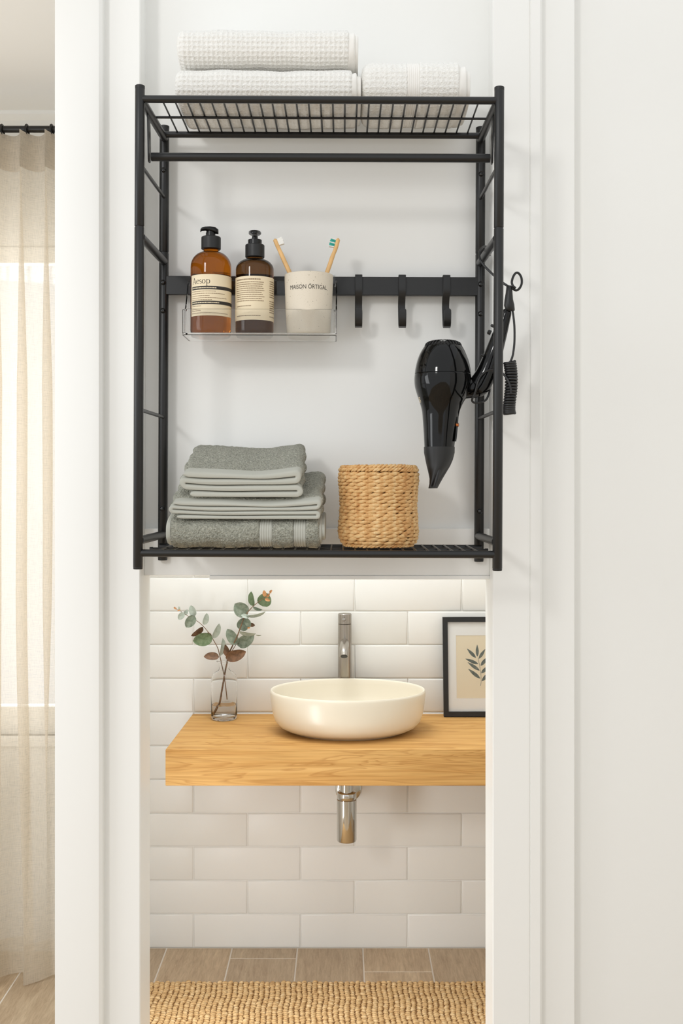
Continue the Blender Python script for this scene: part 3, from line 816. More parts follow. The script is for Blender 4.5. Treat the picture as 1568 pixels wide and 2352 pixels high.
# ------------------------------------------------------------------ hair dryer
Yd = 2.118; kd = Yd/FPX
hd = thing('hair_dryer', tuple(P(1017, 900, Yd)), 'glossy black hair dryer hanging nozzle down from the right side of the shelf', 'hair dryer')
def ring_px(cxp, py, rpx, ry=None, n=40, rot=0, sq=1):
    ry = rpx if ry is None else ry
    c = P(cxp, py, Yd)
    out = []
    for q in np.arange(n)*2*math.pi/n:
        a, d = rpx*kd*math.cos(q), ry*kd*math.sin(q)
        out.append((c.x+a*math.cos(rot)-d*math.sin(rot), c.y+a*math.sin(rot)+d*math.cos(rot), c.z))
    return out
def smooth_prof(keys, n=5):
    return catmull([(a, b_, c) for a, b_, c in keys], n)
k1 = smooth_prof([(1017.5, 795, 43), (1017, 803, 48), (1016.5, 815, 53.8), (1016.5, 830, 59.2), (1016.4, 847, 63), (1016.3, 858.5, 64.3)])
k2 = smooth_prof([(1016.3, 859.6, 64.5), (1016.3, 874, 65.2), (1016.2, 890, 63.5), (1015.5, 910, 57), (1013.5, 926, 49.5), (1012, 944, 43.5), (1011, 965, 40.5), (1009.8, 990, 37.5), (1009, 1012, 35.5), (1008.6, 1027, 34.3)])
b = MB(); b.loft([ring_px(a, p, r) for a, p, r in k1], True, True); obj('rear_shell', b, M['gloss'], hd, 60)
b = MB(); b.loft([ring_px(1016.3, 858.6, 62.5)]+[ring_px(a, p, r) for a, p, r in k2]); body = obj('body', b, M['gloss'], hd, 60)
# intake grille: domed cover with radial fins
b = MB(); b.loft([ring_px(1017.5, 796, 42), ring_px(1017.5, 790, 37), ring_px(1017.5, 787, 28), ring_px(1017.5, 785.5, 12)]); gr = obj('intake_grille', b, M['matteblack'], hd, 40)
for k in range(30):
    q = k*2*math.pi/30; m_ = MB(); c = P(1017.5, 0, Yd)
    pts = []
    for r, py in ((42, 794.5), (39, 789), (33, 785.5), (24, 783.5), (12, 782.5)):
        pts.append((c.x+r*kd*math.cos(q), c.y+r*kd*math.sin(q), Z(py, Yd)))
    m_.tube(pts, .0011, 6); obj('grille_fin', m_, M['matteblack'], gr, 60)
# nozzle: round collar closing to a slot turned edge on
b = MB(); rr = math.radians(18)
keys = [(1008.5, 1026.5, 35.4, 35.4, 0), (1008.5, 1040, 35.2, 35.2, 0), (1008, 1056, 31.5, 34, .3), (1006.5, 1070, 27, 34, .6), (1004, 1085, 20, 34.5, .9), (1001, 1100, 13, 35, 1), (997.5, 1112, 9, 35, 1), (994, 1121.5, 7, 34, 1)]
rings = []
for a, p, rx, ry, s in keys: rings.append(ring_px(a, p, rx, ry, 40, -rr*s))
rings.append(ring_px(994, 1121, 5, 32, 40, -rr)); rings.append(ring_px(997, 1108, 5, 30, 40, -rr))
b.loft(rings); nz = obj('nozzle', b, M['matteblack'], hd, 45); nz['label'] = 'matte black slot nozzle'
b = MB(); b.loft([ring_px(990+dx, py, wdt, 3.0, 10) for dx, py, wdt in ((16, 1062, 1), (12, 1080, 3.5), (7, 1100, 3.5), (3, 1117, 2.5))])
A_ = np.array(b.v[0]).reshape(-1, 3)
# ridge on the nozzle's cheek
b = MB(); b.tube([P(1013, 1060, Yd-.022), P(1008, 1080, Yd-.0245), P(1002, 1100, Yd-.028), P(996, 1119, Yd-.0285)], [.001, .0035, .0042, .003], 10); obj('nozzle_ridge', b, M['matteblack'], nz, 60)
# neck and folding handle
def sweep(keys, n=6, m=20, sq=1.0):
    p = catmull([P(a, c, Yd+dy) for a, c, r, d, dy in keys], n)
    r = [q[0] for q in catmull([(r, 0, 0) for a, c, r, d, dy in keys], n)]; dd = [q[0] for q in catmull([(d, 0, 0) for a, c, r, d, dy in keys], n)]
    p = np.array(p); t = np.gradient(p, axis=0); t /= np.linalg.norm(t, axis=1)[:, None]
    rings = []
    for i in range(len(p)):
        u = np.cross(t[i], [0, 1, 0]); u /= np.linalg.norm(u)
        v_ = np.cross(u, t[i])
        rings.append([p[i]+u*r[i]*kd*math.cos(q)+v_*dd[i]*kd*math.sin(q) for q in np.linspace(0, 2*math.pi, m+1)[:-1]])
    b = MB(); b.loft(rings); return b
obj('handle_neck', sweep([(1040, 890, 30, 26, 0), (1062, 891, 27, 25, 0), (1078, 892, 23, 23, 0), (1092, 891, 22, 22, 0), (1101, 889, 19, 19, 0)]), M['gloss'], hd, 60)
hnd = obj('handle', sweep([(1080, 897, 12, 14, 0), (1088, 895, 20, 21, 0), (1101, 884, 25.5, 22, 0), (1114, 862, 24, 21, -.001), (1124, 838, 22.5, 20, -.003), (1135, 806, 20, 18.5, -.006), (1148, 766, 16.5, 16, -.009), (1157, 738, 13.5, 13.5, -.011), (1163, 718, 11.5, 12, -.013), (1165, 712, 8, 8, -.013)]), M['gloss'], hd, 60)
for px, py, rr_ in ((1119, 763, 5.5), (1126.5, 748, 3.5), (1104, 816, 3.2)):
    b = MB(); c = P(px+3.5, py, Yd-.008); d = Vector((-1, 0, .42)).normalized()
    b.tube([c-d*.004, c+d*.0015, c+d*.003], [rr_*kd, rr_*kd, rr_*kd*.6], 14); obj('switch_button', b, M['matteblack'], hnd, 40)
b = MB(); b.loft([[tuple(P(px+sx, py, Yd-.012+dy)) for sx, dy in ((-2, -.005), (1.8, -.005), (1.8, .006), (-2, .006))] for px, py in ((1051, 958), (1049.3, 980), (1047, 1005), (1045.5, 1014))]); obj('switch_plate', b, M['matteblack'], body, 30)
b = MB(); c = P(1050.8, 976, Yd-.013); b.tube([c-Vector((.003, 0, 0)), c+Vector((.0012, -.0006, 0)), c+Vector((.002, -.0009, 0))], [.0044, .0042, .002], 14); o = obj('indicator', b, M['copper'], body, 40); o['label'] = 'copper coloured round button'
# worn silver mark on the left side of the body
b = MB()
for px, py, l in ((961.2, 914.5, 3.0), (962.2, 917.8, 2.2), (963.0, 921.5, 3.2), (964.2, 924.3, 2.0)):
    c = P(px, py, Yd-.026); b.tube([c, c+Vector((l*kd*.6, -.003, l*kd*.5))], .0008, 6)
o = obj('maker_mark', b, M['creamink'], body, 30); o['label'] = 'fragment of pale lettering at the edge of the body'
# cord grip, hanging loop, power cord and coil
Yg = Yd-.020
b = MB(); rings = []
for (xa, ya), (xb, yb), d in (((1164, 655.5), (1174.5, 656.5), 4), ((1162.5, 658), (1176, 659), 7), ((1161, 672), (1176.5, 670), 9), ((1158, 690), (1178, 688), 10), ((1157, 702), (1181, 700), 10.5), ((1160, 712), (1182, 712), 9.5), ((1164, 715), (1181, 714), 7)):
    a_, c_ = np.array(P(xa, ya, Yg)), np.array(P(xb, yb, Yg)); mid, h_ = (a_+c_)/2, (c_-a_)/2
    rings.append([mid+h_*math.cos(q)+np.array([0, d*kd*math.sin(q), 0]) for q in np.linspace(0, 2*math.pi, 17)[:-1]])
b.loft(rings); obj('cord_grip', b, M['rubber'], hd, 60)
lp = catmull([P(a, c, y) for a, c, y in [(1124, 588, 2.165), (1121, 572, 2.160), (1115, 566, 2.150), (1107, 569, 2.138), (1101, 580, 2.128), (1101.5, 594, 2.120), (1109, 607, 2.116), (1122, 621, 2.112), (1140, 638, 2.107), (1155, 650, 2.102), (1166, 657, 2.098), (1175, 661, 2.096), (1184, 667, 2.096), (1192, 663, 2.096), (1197.5, 652, 2.097), (1197, 638, 2.098), (1191, 628, 2.098), (1184.5, 627, 2.098), (1178.5, 635, 2.097), (1175, 648, 2.095), (1178, 657, 2.093), (1184, 662, 2.093)]], 8)
b = MB(); b.tube(lp, .0023, 10); obj('hanging_loop', b, M['rubber'], hd, 60)
cd = catmull([P(a, c, y) for a, c, y in [(1176, 710, Yg), (1178.5, 725, Yg), (1181, 752, Yg), (1181, 785, Yg), (1178, 812, Yg), (1174, 826, Yg), (1170, 833, Yg)]], 8)
b = MB(); b.tube(cd, .0021, 10); obj('power_cord', b, M['rubber'], hd, 60)
ax = catmull([P(a, c, Yg) for a, c in [(1170, 831), (1172.5, 848), (1174, 868), (1173.5, 890), (1171.5, 910), (1169, 930), (1168.5, 944), (1170, 950)]], 12)
ax = np.array(ax); n = 900; s_ = np.linspace(0, len(ax)-1.001, n); hp = []
for i, q in enumerate(s_):
    j = int(q); fr_ = q-j; c = ax[j]*(1-fr_)+ax[j+1]*fr_; ph = i/n*22*2*math.pi
    rr_ = (11.6 if i < n*.9 else 11.6)*kd
    hp.append((c[0]+rr_*math.cos(ph), c[1]+rr_*math.sin(ph), c[2]+.0016*math.cos(ph)*.6))
b = MB(); b.tube(hp, .0029, 8); obj('coiled_cord', b, M['rubber'], hd, 60)
wr = catmull([P(a, c, y) for a, c, y in [(1173, 905, Yg-.014), (1172, 890, Yg-.014), (1166, 873, Yg-.012), (1157, 861, Yg-.006), (1148, 853, Yd-.022), (1134, 849, Yd-.0245), (1118, 852, Yd-.0245), (1104, 863, Yd-.0245), (1096, 880, Yd-.0245), (1091, 900, Yd-.024), (1085, 914, Yd-.022), (1084, 921, Yd-.020), (1090, 925, Yd-.019), (1104, 924, Yd-.017), (1115, 919, Yd-.013), (1121, 909, Yd-.010), (1124, 898, Yd-.002), (1124, 886, Yd+.010), (1119, 876, Yd+.022)]], 8)
b = MB(); b.tube(wr, .0021, 10); obj('power_cord', b, M['rubber'], hd, 60)
# ------------------------------------------------------------------ folded grey towels
rs = np.random.RandomState(5)
def fnoise(shape, k):
    """smooth random field, wavelength about k samples"""
    a = rs.rand(shape[0]//k+3, shape[1]//k+3)
    i = np.arange(shape[0])/k; j = np.arange(shape[1])/k
    i0, j0 = i.astype(int), j.astype(int); fi, fj = (i-i0)[:, None], (j-j0)[None, :]
    fi = fi*fi*(3-2*fi); fj = fj*fj*(3-2*fj)
    g = lambda di, dj: a[np.ix_(i0+di, j0+dj)]
    return (g(0, 0)*(1-fi)*(1-fj)+g(1, 0)*fi*(1-fj)+g(0, 1)*(1-fi)*fj+g(1, 1)*fi*fj)-.5
def folded(label, x0, x1, y0, y1, zf, zr, layers, sag, wob, hemw=.017):
    """zf/zr: (bottom, top) heights at the front and at the rear"""
    t = thing('folded_towel', ((x0+x1)/2, (y0+y1)/2, zf[0]), label, 'towel', 'grey green towels on the lower shelf')
    W = x1-x0
    def section(y, thick, extra, grow=0):
        v = min(1, max(0, (y-y0)/(y1-y0))); e = v*v*(3-2*v)*.5+v*.5
        zb, zt = zf[0]+(zr[0]-zf[0])*e, zf[1]+(zr[1]-zf[1])*e
        p = (zt-zb)/layers; ht = p*thick/2
        pts = []
        for i in range(layers):
            zc = zt-p*(i+.5); off = wob[i % len(wob)]
            xs_ = np.linspace(x0+p*.5+off, x1-p*.5, 44)
            if i % 2: xs_ = xs_[::-1]
            pts += [(x, zc) for x in xs_]
            if i < layers-1:
                s_ = 1 if i % 2 == 0 else -1; xe = xs_[-1]
                for k in range(1, 10):
                    a = math.pi/2-k/10*math.pi
                    pts.append((xe+s_*p*.5*math.cos(a), zc-p*.5+p*.5*math.sin(a)))
        q = np.array(pts); tg = np.gradient(q, axis=0); tg /= np.linalg.norm(tg, axis=1)[:, None]; nn = np.stack([-tg[:, 1], tg[:, 0]], 1)
        tip = np.ones(len(q)); tip[0] = .4; tip[1] = .85; tip[-1] = .4; tip[-2] = .85
        o1 = q+nn*((ht+grow)*tip)[:, None]; o2 = (q-nn*((ht+grow)*tip)[:, None])[::-1]
        L = np.concatenate([o1, o2]); un = (L[:, 0]-x0)/W
        h = np.clip((L[:, 1]-zb)/(zt-zb), 0, 1)
        dz = extra*(.4+.6*h)-sag*np.sin(np.clip(un, 0, 1)*math.pi)*h*(1-.5*v)+.0015*np.sin(un*9+h*5)*h
        return np.stack([L[:, 0]+.002*np.sin(y*60+L[:, 1]*90), np.full(len(L), y), L[:, 1]+dz], 1)
    droop = lambda d: -.0055*max(0, 1-d/.028)**2
    ys_ = [0, .0007, .0020, .0040, .007, .010, .013, .016, hemw]; th = [.34, .62, .76, .80, .80, .80, .80, .80, .78]
    hem = [section(y0+d, a, droop(d)) for d, a in zip(ys_, th)]
    b = MB(); b.loft(hem); o = obj('hem', b, M['hem'], t, 60); o['label'] = 'flat woven hem, paler than the terry'
    D = y1-y0; ds = [hemw-.0006, hemw+.0004]+list(np.arange(hemw+.003, D-.004, .0028))+[D-.002, D]
    bod = [section(y0+d, min(.98, .84+.2*d/D) if i not in (0, len(ds)-1) else .6, droop(d), .0008 if 0 < i < len(ds)-1 else -.0005) for i, d in enumerate(ds)]
    A = np.array(bod)
    A[1:-1, :, 2] += (rs.rand(*A[1:-1, :, 2].shape)-.5)*.0016
    A[1:-1, :, 1] += (rs.rand(*A[1:-1, :, 2].shape)-.5)*.0010
    low = fnoise(A.shape[:2], 24)*.004; A[:, :, 2] += low*np.clip((A[:, :, 2]-zf[0])/(zf[1]-zf[0]), 0, 1)
    b = MB(); b.loft(A); obj('terry_cloth', b, M['terry'], t, 180)
    return roll(t)
zs0 = zBot+.0072
def zt(x): return 0
# bottom towel: rolled flat, lying along the shelf
def roundsec(y0, y1, z0, z1, n, e=3.4, rise=0.):
    th = np.linspace(0, 2*math.pi, 2000)
    c, s = np.cos(th), np.sin(th)
    y = (y0+y1)/2+(y1-y0)/2*np.sign(c)*np.abs(c)**(2/e); z = (z0+z1)/2+(z1-z0)/2*np.sign(s)*np.abs(s)**(2/e)
    z = z+rise*(y-y0)/(y1-y0)*np.clip((z-z0)/(z1-z0), 0, 1)
    d = np.concatenate([[0], np.cumsum(np.hypot(np.diff(y), np.diff(z)))]); q = np.linspace(0, d[-1], n+1)[:-1]
    yy, zz = np.interp(q, d, y), np.interp(q, d, z)
    ny = np.roll(zz, -1)-np.roll(zz, 1); nz = -(np.roll(yy, -1)-np.roll(yy, 1)); l = np.hypot(ny, nz)+1e-9
    return yy, zz, ny/l, nz/l, d[-1]
def bar_piece(x0, x1, sec, step, disp, ends=(0, 0), closed=(True, True)):
    yy, zz, ny, nz, Lp = sec
    xs_ = list(np.linspace(x0, x1, max(3, int((x1-x0)/step)+1)))
    n = len(yy); A = np.zeros((len(xs_), n, 3)); s = np.arange(n)*Lp/n
    yc, zc = (yy.min()+yy.max())/2, (zz.min()+zz.max())/2
    for i, x in enumerate(xs_):
        d = disp(x, s)
        k = 0
        if ends[0] and x-x0 < ends[0]: k = ends[0]-math.sqrt(max(0, ends[0]**2-(ends[0]-(x-x0))**2))
        if ends[1] and x1-x < ends[1]: k = ends[1]-math.sqrt(max(0, ends[1]**2-(ends[1]-(x1-x))**2))
        A[i, :, 0] = x; A[i, :, 1] = yy+ny*(d-k); A[i, :, 2] = zz+nz*(d-k)
    b = MB(); b.loft(A, *closed); return b
YT0, YT1 = 2.036, 2.196; zbt = zs0
xt = lambda px: X(px, YT0+.008)
rt_ = thing('folded_towel', (xt(560), 2.115, zbt), 'bottom grey green towel with ribbed bands, lying flat on the lower shelf', 'towel', 'grey green towels on the lower shelf')
sec = roundsec(YT0, YT1, zbt-.0008, zbt+.0575, 190, 2.9, .022)
ter = lambda x, s: (rs.rand(len(s))-.5)*.0018+.0012*np.sin(x*70+s*40)
cuts = [xt(391), xt(598), xt(626), xt(676), xt(704), xt(735)]
for i, (a, c) in enumerate(((0, 1), (2, 3), (4, 5))):
    bb = bar_piece(cuts[a], cuts[c], sec, .0028, ter, (.006 if i == 0 else .0012, .005 if i == 2 else .0012)); obj('terry_cloth', bb, M['terry'], rt_, 180)
for a, c in ((1, 2), (3, 4)):
    w_ = cuts[c]-cuts[a]
    rib = lambda x, s, a=a, w_=w_: np.full(len(s), -.0022+.0016*abs(math.sin((x-cuts[a])/w_*math.pi*5)))
    bb = bar_piece(cuts[a]-.0008, cuts[c]+.0008, sec, .0006, rib); o = obj('woven_band', bb, M['hem'], rt_, 180); o['label'] = 'paler band of raised cords'
hs = roundsec(YT0+.003, YT1-.003, zbt+.003, zbt+.056, 120, 2.9, .022)
flat = lambda x, s: np.zeros(len(s))+.0006*np.sin(s*90+x*40)
o = obj('hem', bar_piece(xt(383), xt(393), hs, .001, flat, (.004, 0)), M['hem'], rt_, 60)
for px0, px1, i_ in ((733, 740, .002), (738, 748, .006)):
    h2 = roundsec(YT0+.004+i_*1.5, YT1-.01, zbt+.004+i_*1.6, zbt+.052-i_*.4, 120, 2.9, .022)
    obj('hem', bar_piece(xt(px0), xt(px1), h2, .001, flat, (0, .003)), M['hem'], rt_, 60)
roll(rt_)
zf1 = zbt+.0575
folded('middle folded grey green towel with pale hems, between two others', X(394, 2.040), X(735, 2.040), 2.036, 2.200, (zf1-.0015, Z(1143, 2.036)), (zf1+.020, Z(1086, 2.195)), 4, .0065, [.000, .002, .006, .008])
folded('topmost folded grey green towel, smallest of the stack', X(417, 2.044), X(689, 2.044), 2.040, 2.196, (Z(1141, 2.036)-.001, Z(1074, 2.040)), (Z(1086, 2.195)+.0005, Z(1023, 2.19)), 4, .0075, [.000, .004, .008, .009], .018)

# ------------------------------------------------------------------ white towels on the top shelf
zs1 = zTop+.0076
def waffle(cell, amp, pw=3.0):
    def f(x, s):
        u = np.abs(np.cos(math.pi*x/cell)); v = np.abs(np.cos(math.pi*s/cell))
        return amp*(np.maximum(u**pw, v**pw)-.5)+(rs.rand(len(s))-.5)*.0007
    return f
def white_towel(label, px0, px1, y0, y1, z0, z1, cell, amp, hems, band=None, e=3.0):
    a, c = X(px0, y0+.006), X(px1, y0+.006)
    t = thing('rolled_towel', ((a+c)/2, (y0+y1)/2, z0), label, 'towel', 'white towels on the top shelf')
    sec = roundsec(y0, y1, z0, z1, 250, e)
    Lp = sec[4]; cell_s = Lp/round(Lp/cell)
    wf = waffle(cell, amp)
    def disp(x, s):
        d = wf(x, s*cell/cell_s)
        return d+.0011*np.sin(x*31+s*11)+.0006*np.sin(x*83-s*23)
    if band is None:
        obj('waffle_cloth', bar_piece(a, c, sec, .0017, disp, (.016, .004)), M['whiteterry'], t, 180)
    else:
        b0, b1 = X(band[0], y0+.006), X(band[1], y0+.006)
        obj('waffle_cloth', bar_piece(a, b0, sec, .0017, disp, (.020, .001)), M['whiteterry'], t, 180)
        obj('waffle_cloth', bar_piece(b1, c, sec, .0017, disp, (.001, .005)), M['whiteterry'], t, 180)
        rib = lambda x, s: np.full(len(s), -.0018+.0013*abs(math.sin((x-b0)/(b1-b0)*math.pi*6)))
        o = obj('woven_band', bar_piece(b0-.0008, b1+.0008, sec, .0005, rib), M['whitehem'], t, 180); o['label'] = 'band of raised cords'
    for q0, q1, ins, zi in hems:
        s2 = roundsec(y0+ins, y1-ins*.6, z0+ins*.5, z1-zi, 120, e)
        obj('hem', bar_piece(X(q0, y0+.006), X(q1, y0+.006), s2, .001, lambda x, s: .0007*np.sin(s*70+x*300), (0, .003)), M['whitehem'], t, 60)
    roll(t)
zA = Z(158, 2.072); zB_ = Z(70, 2.085)
white_towel('lower white waffle towel of the pair, lying on the top wire shelf', 397, 806, 2.045, 2.238, zs1, zA, .0092, .0022, [(803, 817, .003, .003), (813, 827, .010, .008)])
white_towel('upper white waffle towel lying on top of another', 401, 798, 2.052, 2.236, zA+.001, zB_, .0092, .0022, [(795, 812, .002, .002), (808, 820, .008, .006)])
white_towel('short white rolled towel with a corded band at the right of the top shelf', 828, 1053, 2.050, 2.238, zs1, Z(139, 2.085), .0098, .0013, [(1050, 1069, .004, .006), (1064, 1079, .012, .014)], (933, 961), 2.9)

# ------------------------------------------------------------------ woven basket
Ybk = 2.112; kbk = Ybk/FPX; bx_, by_ = X(870.5, Ybk), Ybk; zb0 = zs0+.0005; zb1 = Z(1068, Ybk-.05)
bk = thing('woven_basket', (bx_, by_, zb0), 'round woven straw basket standing on the lower shelf', 'basket')
Hb = zb1-zb0
def Rb(h):  # h 0..1
    r = .0735+.0016*math.sin(h*9)
    if h < .16: r -= .0085*((.16-h)/.16)**1.6
    return r
b = MB(); b.lathe([(Rb(0)-.012, zb0+.002), (Rb(.05)-.006, zb0+.006)]+[(Rb(h)-.0052, zb0+Hb*h) for h in np.linspace(.1, .95, 12)]+[(Rb(.95)-.0085, zb0+Hb*.95)]+[(Rb(h)-.0095, zb0+Hb*h) for h in np.linspace(.9, .1, 6)]+[(.004, zb0+.008)], bx_, by_, 60)
obj('basket_wall', b, M['strawdark'], bk, 60)
rk = random.Random(9)
rows = 21; z_lo, z_hi = zb0+.011, zb1-.0165
nl = 22
for r in range(rows):
    h = r/(rows-1); zc = z_lo+(z_hi-z_lo)*h; R0 = Rb((zc-zb0)/Hb)
    pit = (z_hi-z_lo)/(rows-1)
    ph0 = r*.09*2*math.pi/nl*1.3+((r % 2)*.38+rk.uniform(-.1, .1))*2*math.pi/nl
    b = MB()
    amp_r = rk.uniform(.9, 1.12)
    for k in range(nl):
        a0 = ph0+k*2*math.pi/nl+rk.uniform(-.025, .025); L = 2*math.pi/nl*rk.uniform(1.38, 1.62)
        tk = pit*.57*rk.uniform(.9, 1.18)*amp_r; sl = rk.uniform(.4, .8)*pit; prj = rk.uniform(-.0006, .0009); zj_ = rk.uniform(-.06, .06)*pit
        rings = []
        m = 9
        for i in range(m):
            s = i/(m-1); wdt = math.sin(math.pi*min(1, max(0, s*.94+.03)))**.78
            wdt *= (1.08-.3*abs(s-.42))
            a = a0+(s-.5)*L; rr = R0-.0012+prj+.0026*math.sin(math.pi*s)-.0022*s
            dz = sl*(s-.5)+zj_
            rings.append([((rr+.0036*wdt*math.cos(q))*math.sin(a)+bx_, by_-(rr+.0036*wdt*math.cos(q))*math.cos(a), zc+dz+tk*wdt*math.sin(q)) for q in np.linspace(0, 2*math.pi, 9)[:-1]])
        b.loft(rings)
    obj('woven_strand', b, M['straw'], bk, 70)
def twisted(zc, R, rr, turns, name, wob=0., sx=1.0):
    b = MB()
    n = turns
    for k in range(n):
        a0 = k*2*math.pi/n+rk.uniform(-.02, .02); L = 2*math.pi/n*2.0
        f = rk.uniform(.92, 1.14); rings = []
        zo = wob*math.sin(a0*2+1)+rk.uniform(-.0004, .0004)
        for i in range(7):
            s = i/6; a = a0+(s-.5)*L; wd = math.sin(math.pi*(s*.92+.04))**.5
            zz = zc+zo+(s-.5)*rr*1.5; ro = R+rr*.35*math.sin(math.pi*s)
            rings.append([((ro+rr*.72*wd*f*math.cos(q))*math.sin(a)*sx+bx_, by_-(ro+rr*.72*wd*f*math.cos(q))*math.cos(a), zz+rr*.62*wd*f*math.sin(q)) for q in np.linspace(0, 2*math.pi, 8)[:-1]])
        b.loft(rings)
    obj(name, b, M['straw'], bk, 70)
twisted(zb1-.0085, Rb(1)-.0005, .0044, 62, 'rim_strand', .0002)
twisted(zb1-.0028, Rb(1)-.0030, .0042, 58, 'rim_strand', .0009)
twisted(zb0+.0048, Rb(.02)-.0015, .0042, 50, 'base_strand', .0004)
roll(bk)

# ------------------------------------------------------------------ bathroom: counter, basin, tap, trap
zc_ = .703; yc0 = 2.838; zc0_ = Z(1805, yc0)
xcl0, xcl1 = X(380, yc0), X(442, YW)
b = MB()
ce = .0015
poly = lambda e: [(xcl0+e, yc0+e), (1.05-e, yc0+e), (1.05-e, YW), (xcl1+e, YW)]
b.loft([[(x, y, zc0_) for x, y in poly(ce)], [(x, y, zc0_+ce) for x, y in poly(0)], [(x, y, zc_-ce) for x, y in poly(0)], [(x, y, zc_) for x, y in poly(ce)]])
tag(obj('wooden_counter', b, M['oak'], None, 30), 'thick oak counter slab carrying the basin in the bathroom', 'counter')
bx0, by0 = X(798.5, 3.045), 3.045; bt = thing('wash_basin', (bx0, by0, zc_), 'cream oval ceramic vessel basin on the oak counter', 'basin')
h = Z(1610, 2.878)-zc_
prof = [(.60, .0005), (.70, .0005), (.715, .004), (.78, .0075), (.87, .017), (.93, .032), (.962, .053), (.982, .078), (.992, h-.020), (.996, h-.007), (.992, h-.002), (.982, h), (.970, h-.001), (.962, h-.005), (.955, h-.016), (.935, .070), (.88, .040), (.76, .022), (.5, .014), (.1, .011), (.06, .011)]
b = MB(); b.lathe([(r*.2180, zc_+z) for r, z in prof], bx0, by0, 96, 1.0, .168/.218); obj('bowl', b, M['ceramic'], bt, 60)
b = MB(); b.lathe([(.026, zc_+.0115), (.026, zc_+.0135), (.021, zc_+.016), (.004, zc_+.0165)], bx0, by0, 32); obj('drain', b, M['chrome'], bt, 40)
# tap
Yt = 3.238; kt = Yt/FPX; txx = X(791.5, Yt); rt = 15.6*kt; ztop = Z(1409, Yt)
tp = thing('tap', (txx, Yt, zc_), 'tall brushed steel mixer tap standing behind the cream basin', 'tap')
zl_ = Z(1432.5, Yt)
b = MB(); b.lathe([(rt+.005, zc_), (rt+.005, zc_+.004), (rt, zc_+.006), (rt, zl_-.001), (rt-.001, zl_-.0004)], txx, Yt, 40); obj('tap_body', b, M['steel'], tp, 40)
b = MB(); b.lathe([(rt-.001, zl_+.0002), (rt, zl_+.001), (rt, ztop-.002), (rt-.002, ztop)], txx, Yt, 40); lv = obj('lever_cap', b, M['steel'], tp, 40)
b = MB(); c = Vector((txx-.002, Yt-rt+.002, Z(1421, Yt))); b.tube([c, c+Vector((-.001, -.010, .002)), c+Vector((-.001, -.012, .0022))], [.0055, .0055, .004], 18); obj('lever', b, M['steel'], lv, 40)
b = MB(); ss = Vector((txx-.0005, Yt-rt+.006, Z(1474, Yt)))
ex_ = X(789.8, Yt-.13)
pth = catmull([ss, (ss.x, Yt-.070, ss.z+.002), (ex_, Yt-.106, ss.z-.001), (ex_, Yt-.128, ss.z-.0085), (ex_, Yt-.138, ss.z-.0215)], 7)
b.tube(pth, .0128, 28); sp_ = obj('spout', b, M['steel'], tp, 50)
d = (pth[-1]-pth[-2]); d = Vector(d).normalized(); E = Vector(pth[-1])
b = MB(); b.tube([E-d*.001, E+d*.0008], [.0105, .0100], 24); obj('aerator', b, M['blackcap'], sp_, 40)
# trap
Yp = 3.045; kp = Yp/FPX; pxx = X(796, Yp)
tr_ = thing('bottle_trap', (pxx, Yp, Z(1930, Yp)), 'chrome bottle trap hanging under the oak counter', 'drain trap')
b = MB(); b.tube([(pxx, Yp, zc0_+.0), (pxx, Yp, Z(1826, Yp))], 15.5*kp, 28); obj('tailpiece', b, M['chrome'], tr_, 40)
b = MB(); b.lathe([(16*kp, Z(1818, Yp)), (19, 0), ][:1]+[(21.5*kp, Z(1818.5, Yp)), (22.3*kp, Z(1820, Yp)), (22.3*kp, Z(1832.5, Yp)), (21.5*kp, Z(1833.5, Yp)), (21.5*kp, Z(1834.5, Yp))], pxx, Yp, 40); obj('collar_nut', b, M['chrome'], tr_, 40)
b = MB(); b.lathe([(21.6*kp, Z(1834.6, Yp)), (22.8*kp, Z(1835.5, Yp)), (22.8*kp, Z(1928, Yp)), (21.8*kp, Z(1930.5, Yp)), (10*kp, Z(1930.8, Yp))], pxx, Yp, 40); obj('trap_body', b, M['chrome'], tr_, 40)
zo = Z(1858, Yp); zf_ = Z(1811, YW)
b = MB(); b.tube([(pxx, Yp+.02, zf_-.03), (pxx, Yp+.05, zf_-.012), (pxx, Yp+.09, zf_), (pxx, YW, zf_)], .016, 20); obj('outlet_pipe', b, M['chrome'], tr_, 40)
b = MB(); b.tube([(X(799, YW), YW, zf_), (X(799, YW), YW-.006, zf_), (X(799, YW), YW-.011, zf_)], [.0385, .0385, .028], 40); obj('wall_flange', b, M['chrome'], tr_, 40)

# ------------------------------------------------------------------ glass vase, water, eucalyptus
Yv = 3.200; kv = Yv/FPX; vx_ = X(514.5, Yv); zv = zc_+.0003
va = thing('glass_vase', (vx_, Yv, zv), 'small clear glass bottle vase with water on the oak counter', 'vase')
rv = 29.8*kv
Zv = lambda py: Z(py, Yv)
outer = [(rv*.6, zv+.003), (rv*.86, zv), (rv*.95, zv+.002), (rv, zv+.008), (rv, Zv(1562)), (rv*.985, Zv(1556)), (rv*.9, Zv(1549)), (rv*.72, Zv(1544)), (rv*.5, Zv(1541)), (11.6*kv, Zv(1537)), (11*kv, Zv(1530)), (11.2*kv, Zv(1523)), (13.5*kv, Zv(1520.5)), (17.3*kv, Zv(1519.5)), (17.5*kv, Zv(1518)), (16*kv, Zv(1517.3))]
tn = .0022
inner = [(10*kv, Zv(1519)), (9.3*kv, Zv(1524)), (9.3*kv, Zv(1538)), (rv*.46, Zv(1543)), (rv*.70, Zv(1546.5)), (rv*.87-tn*.4, Zv(1552)), (rv-tn, Zv(1563)), (rv-tn, zv+.013), (rv*.86, zv+.0095), (rv*.4, zv+.008)]
b = MB(); b.lathe(outer+inner, vx_, Yv, 64); obj('glass', b, M['glass'], va, 60)
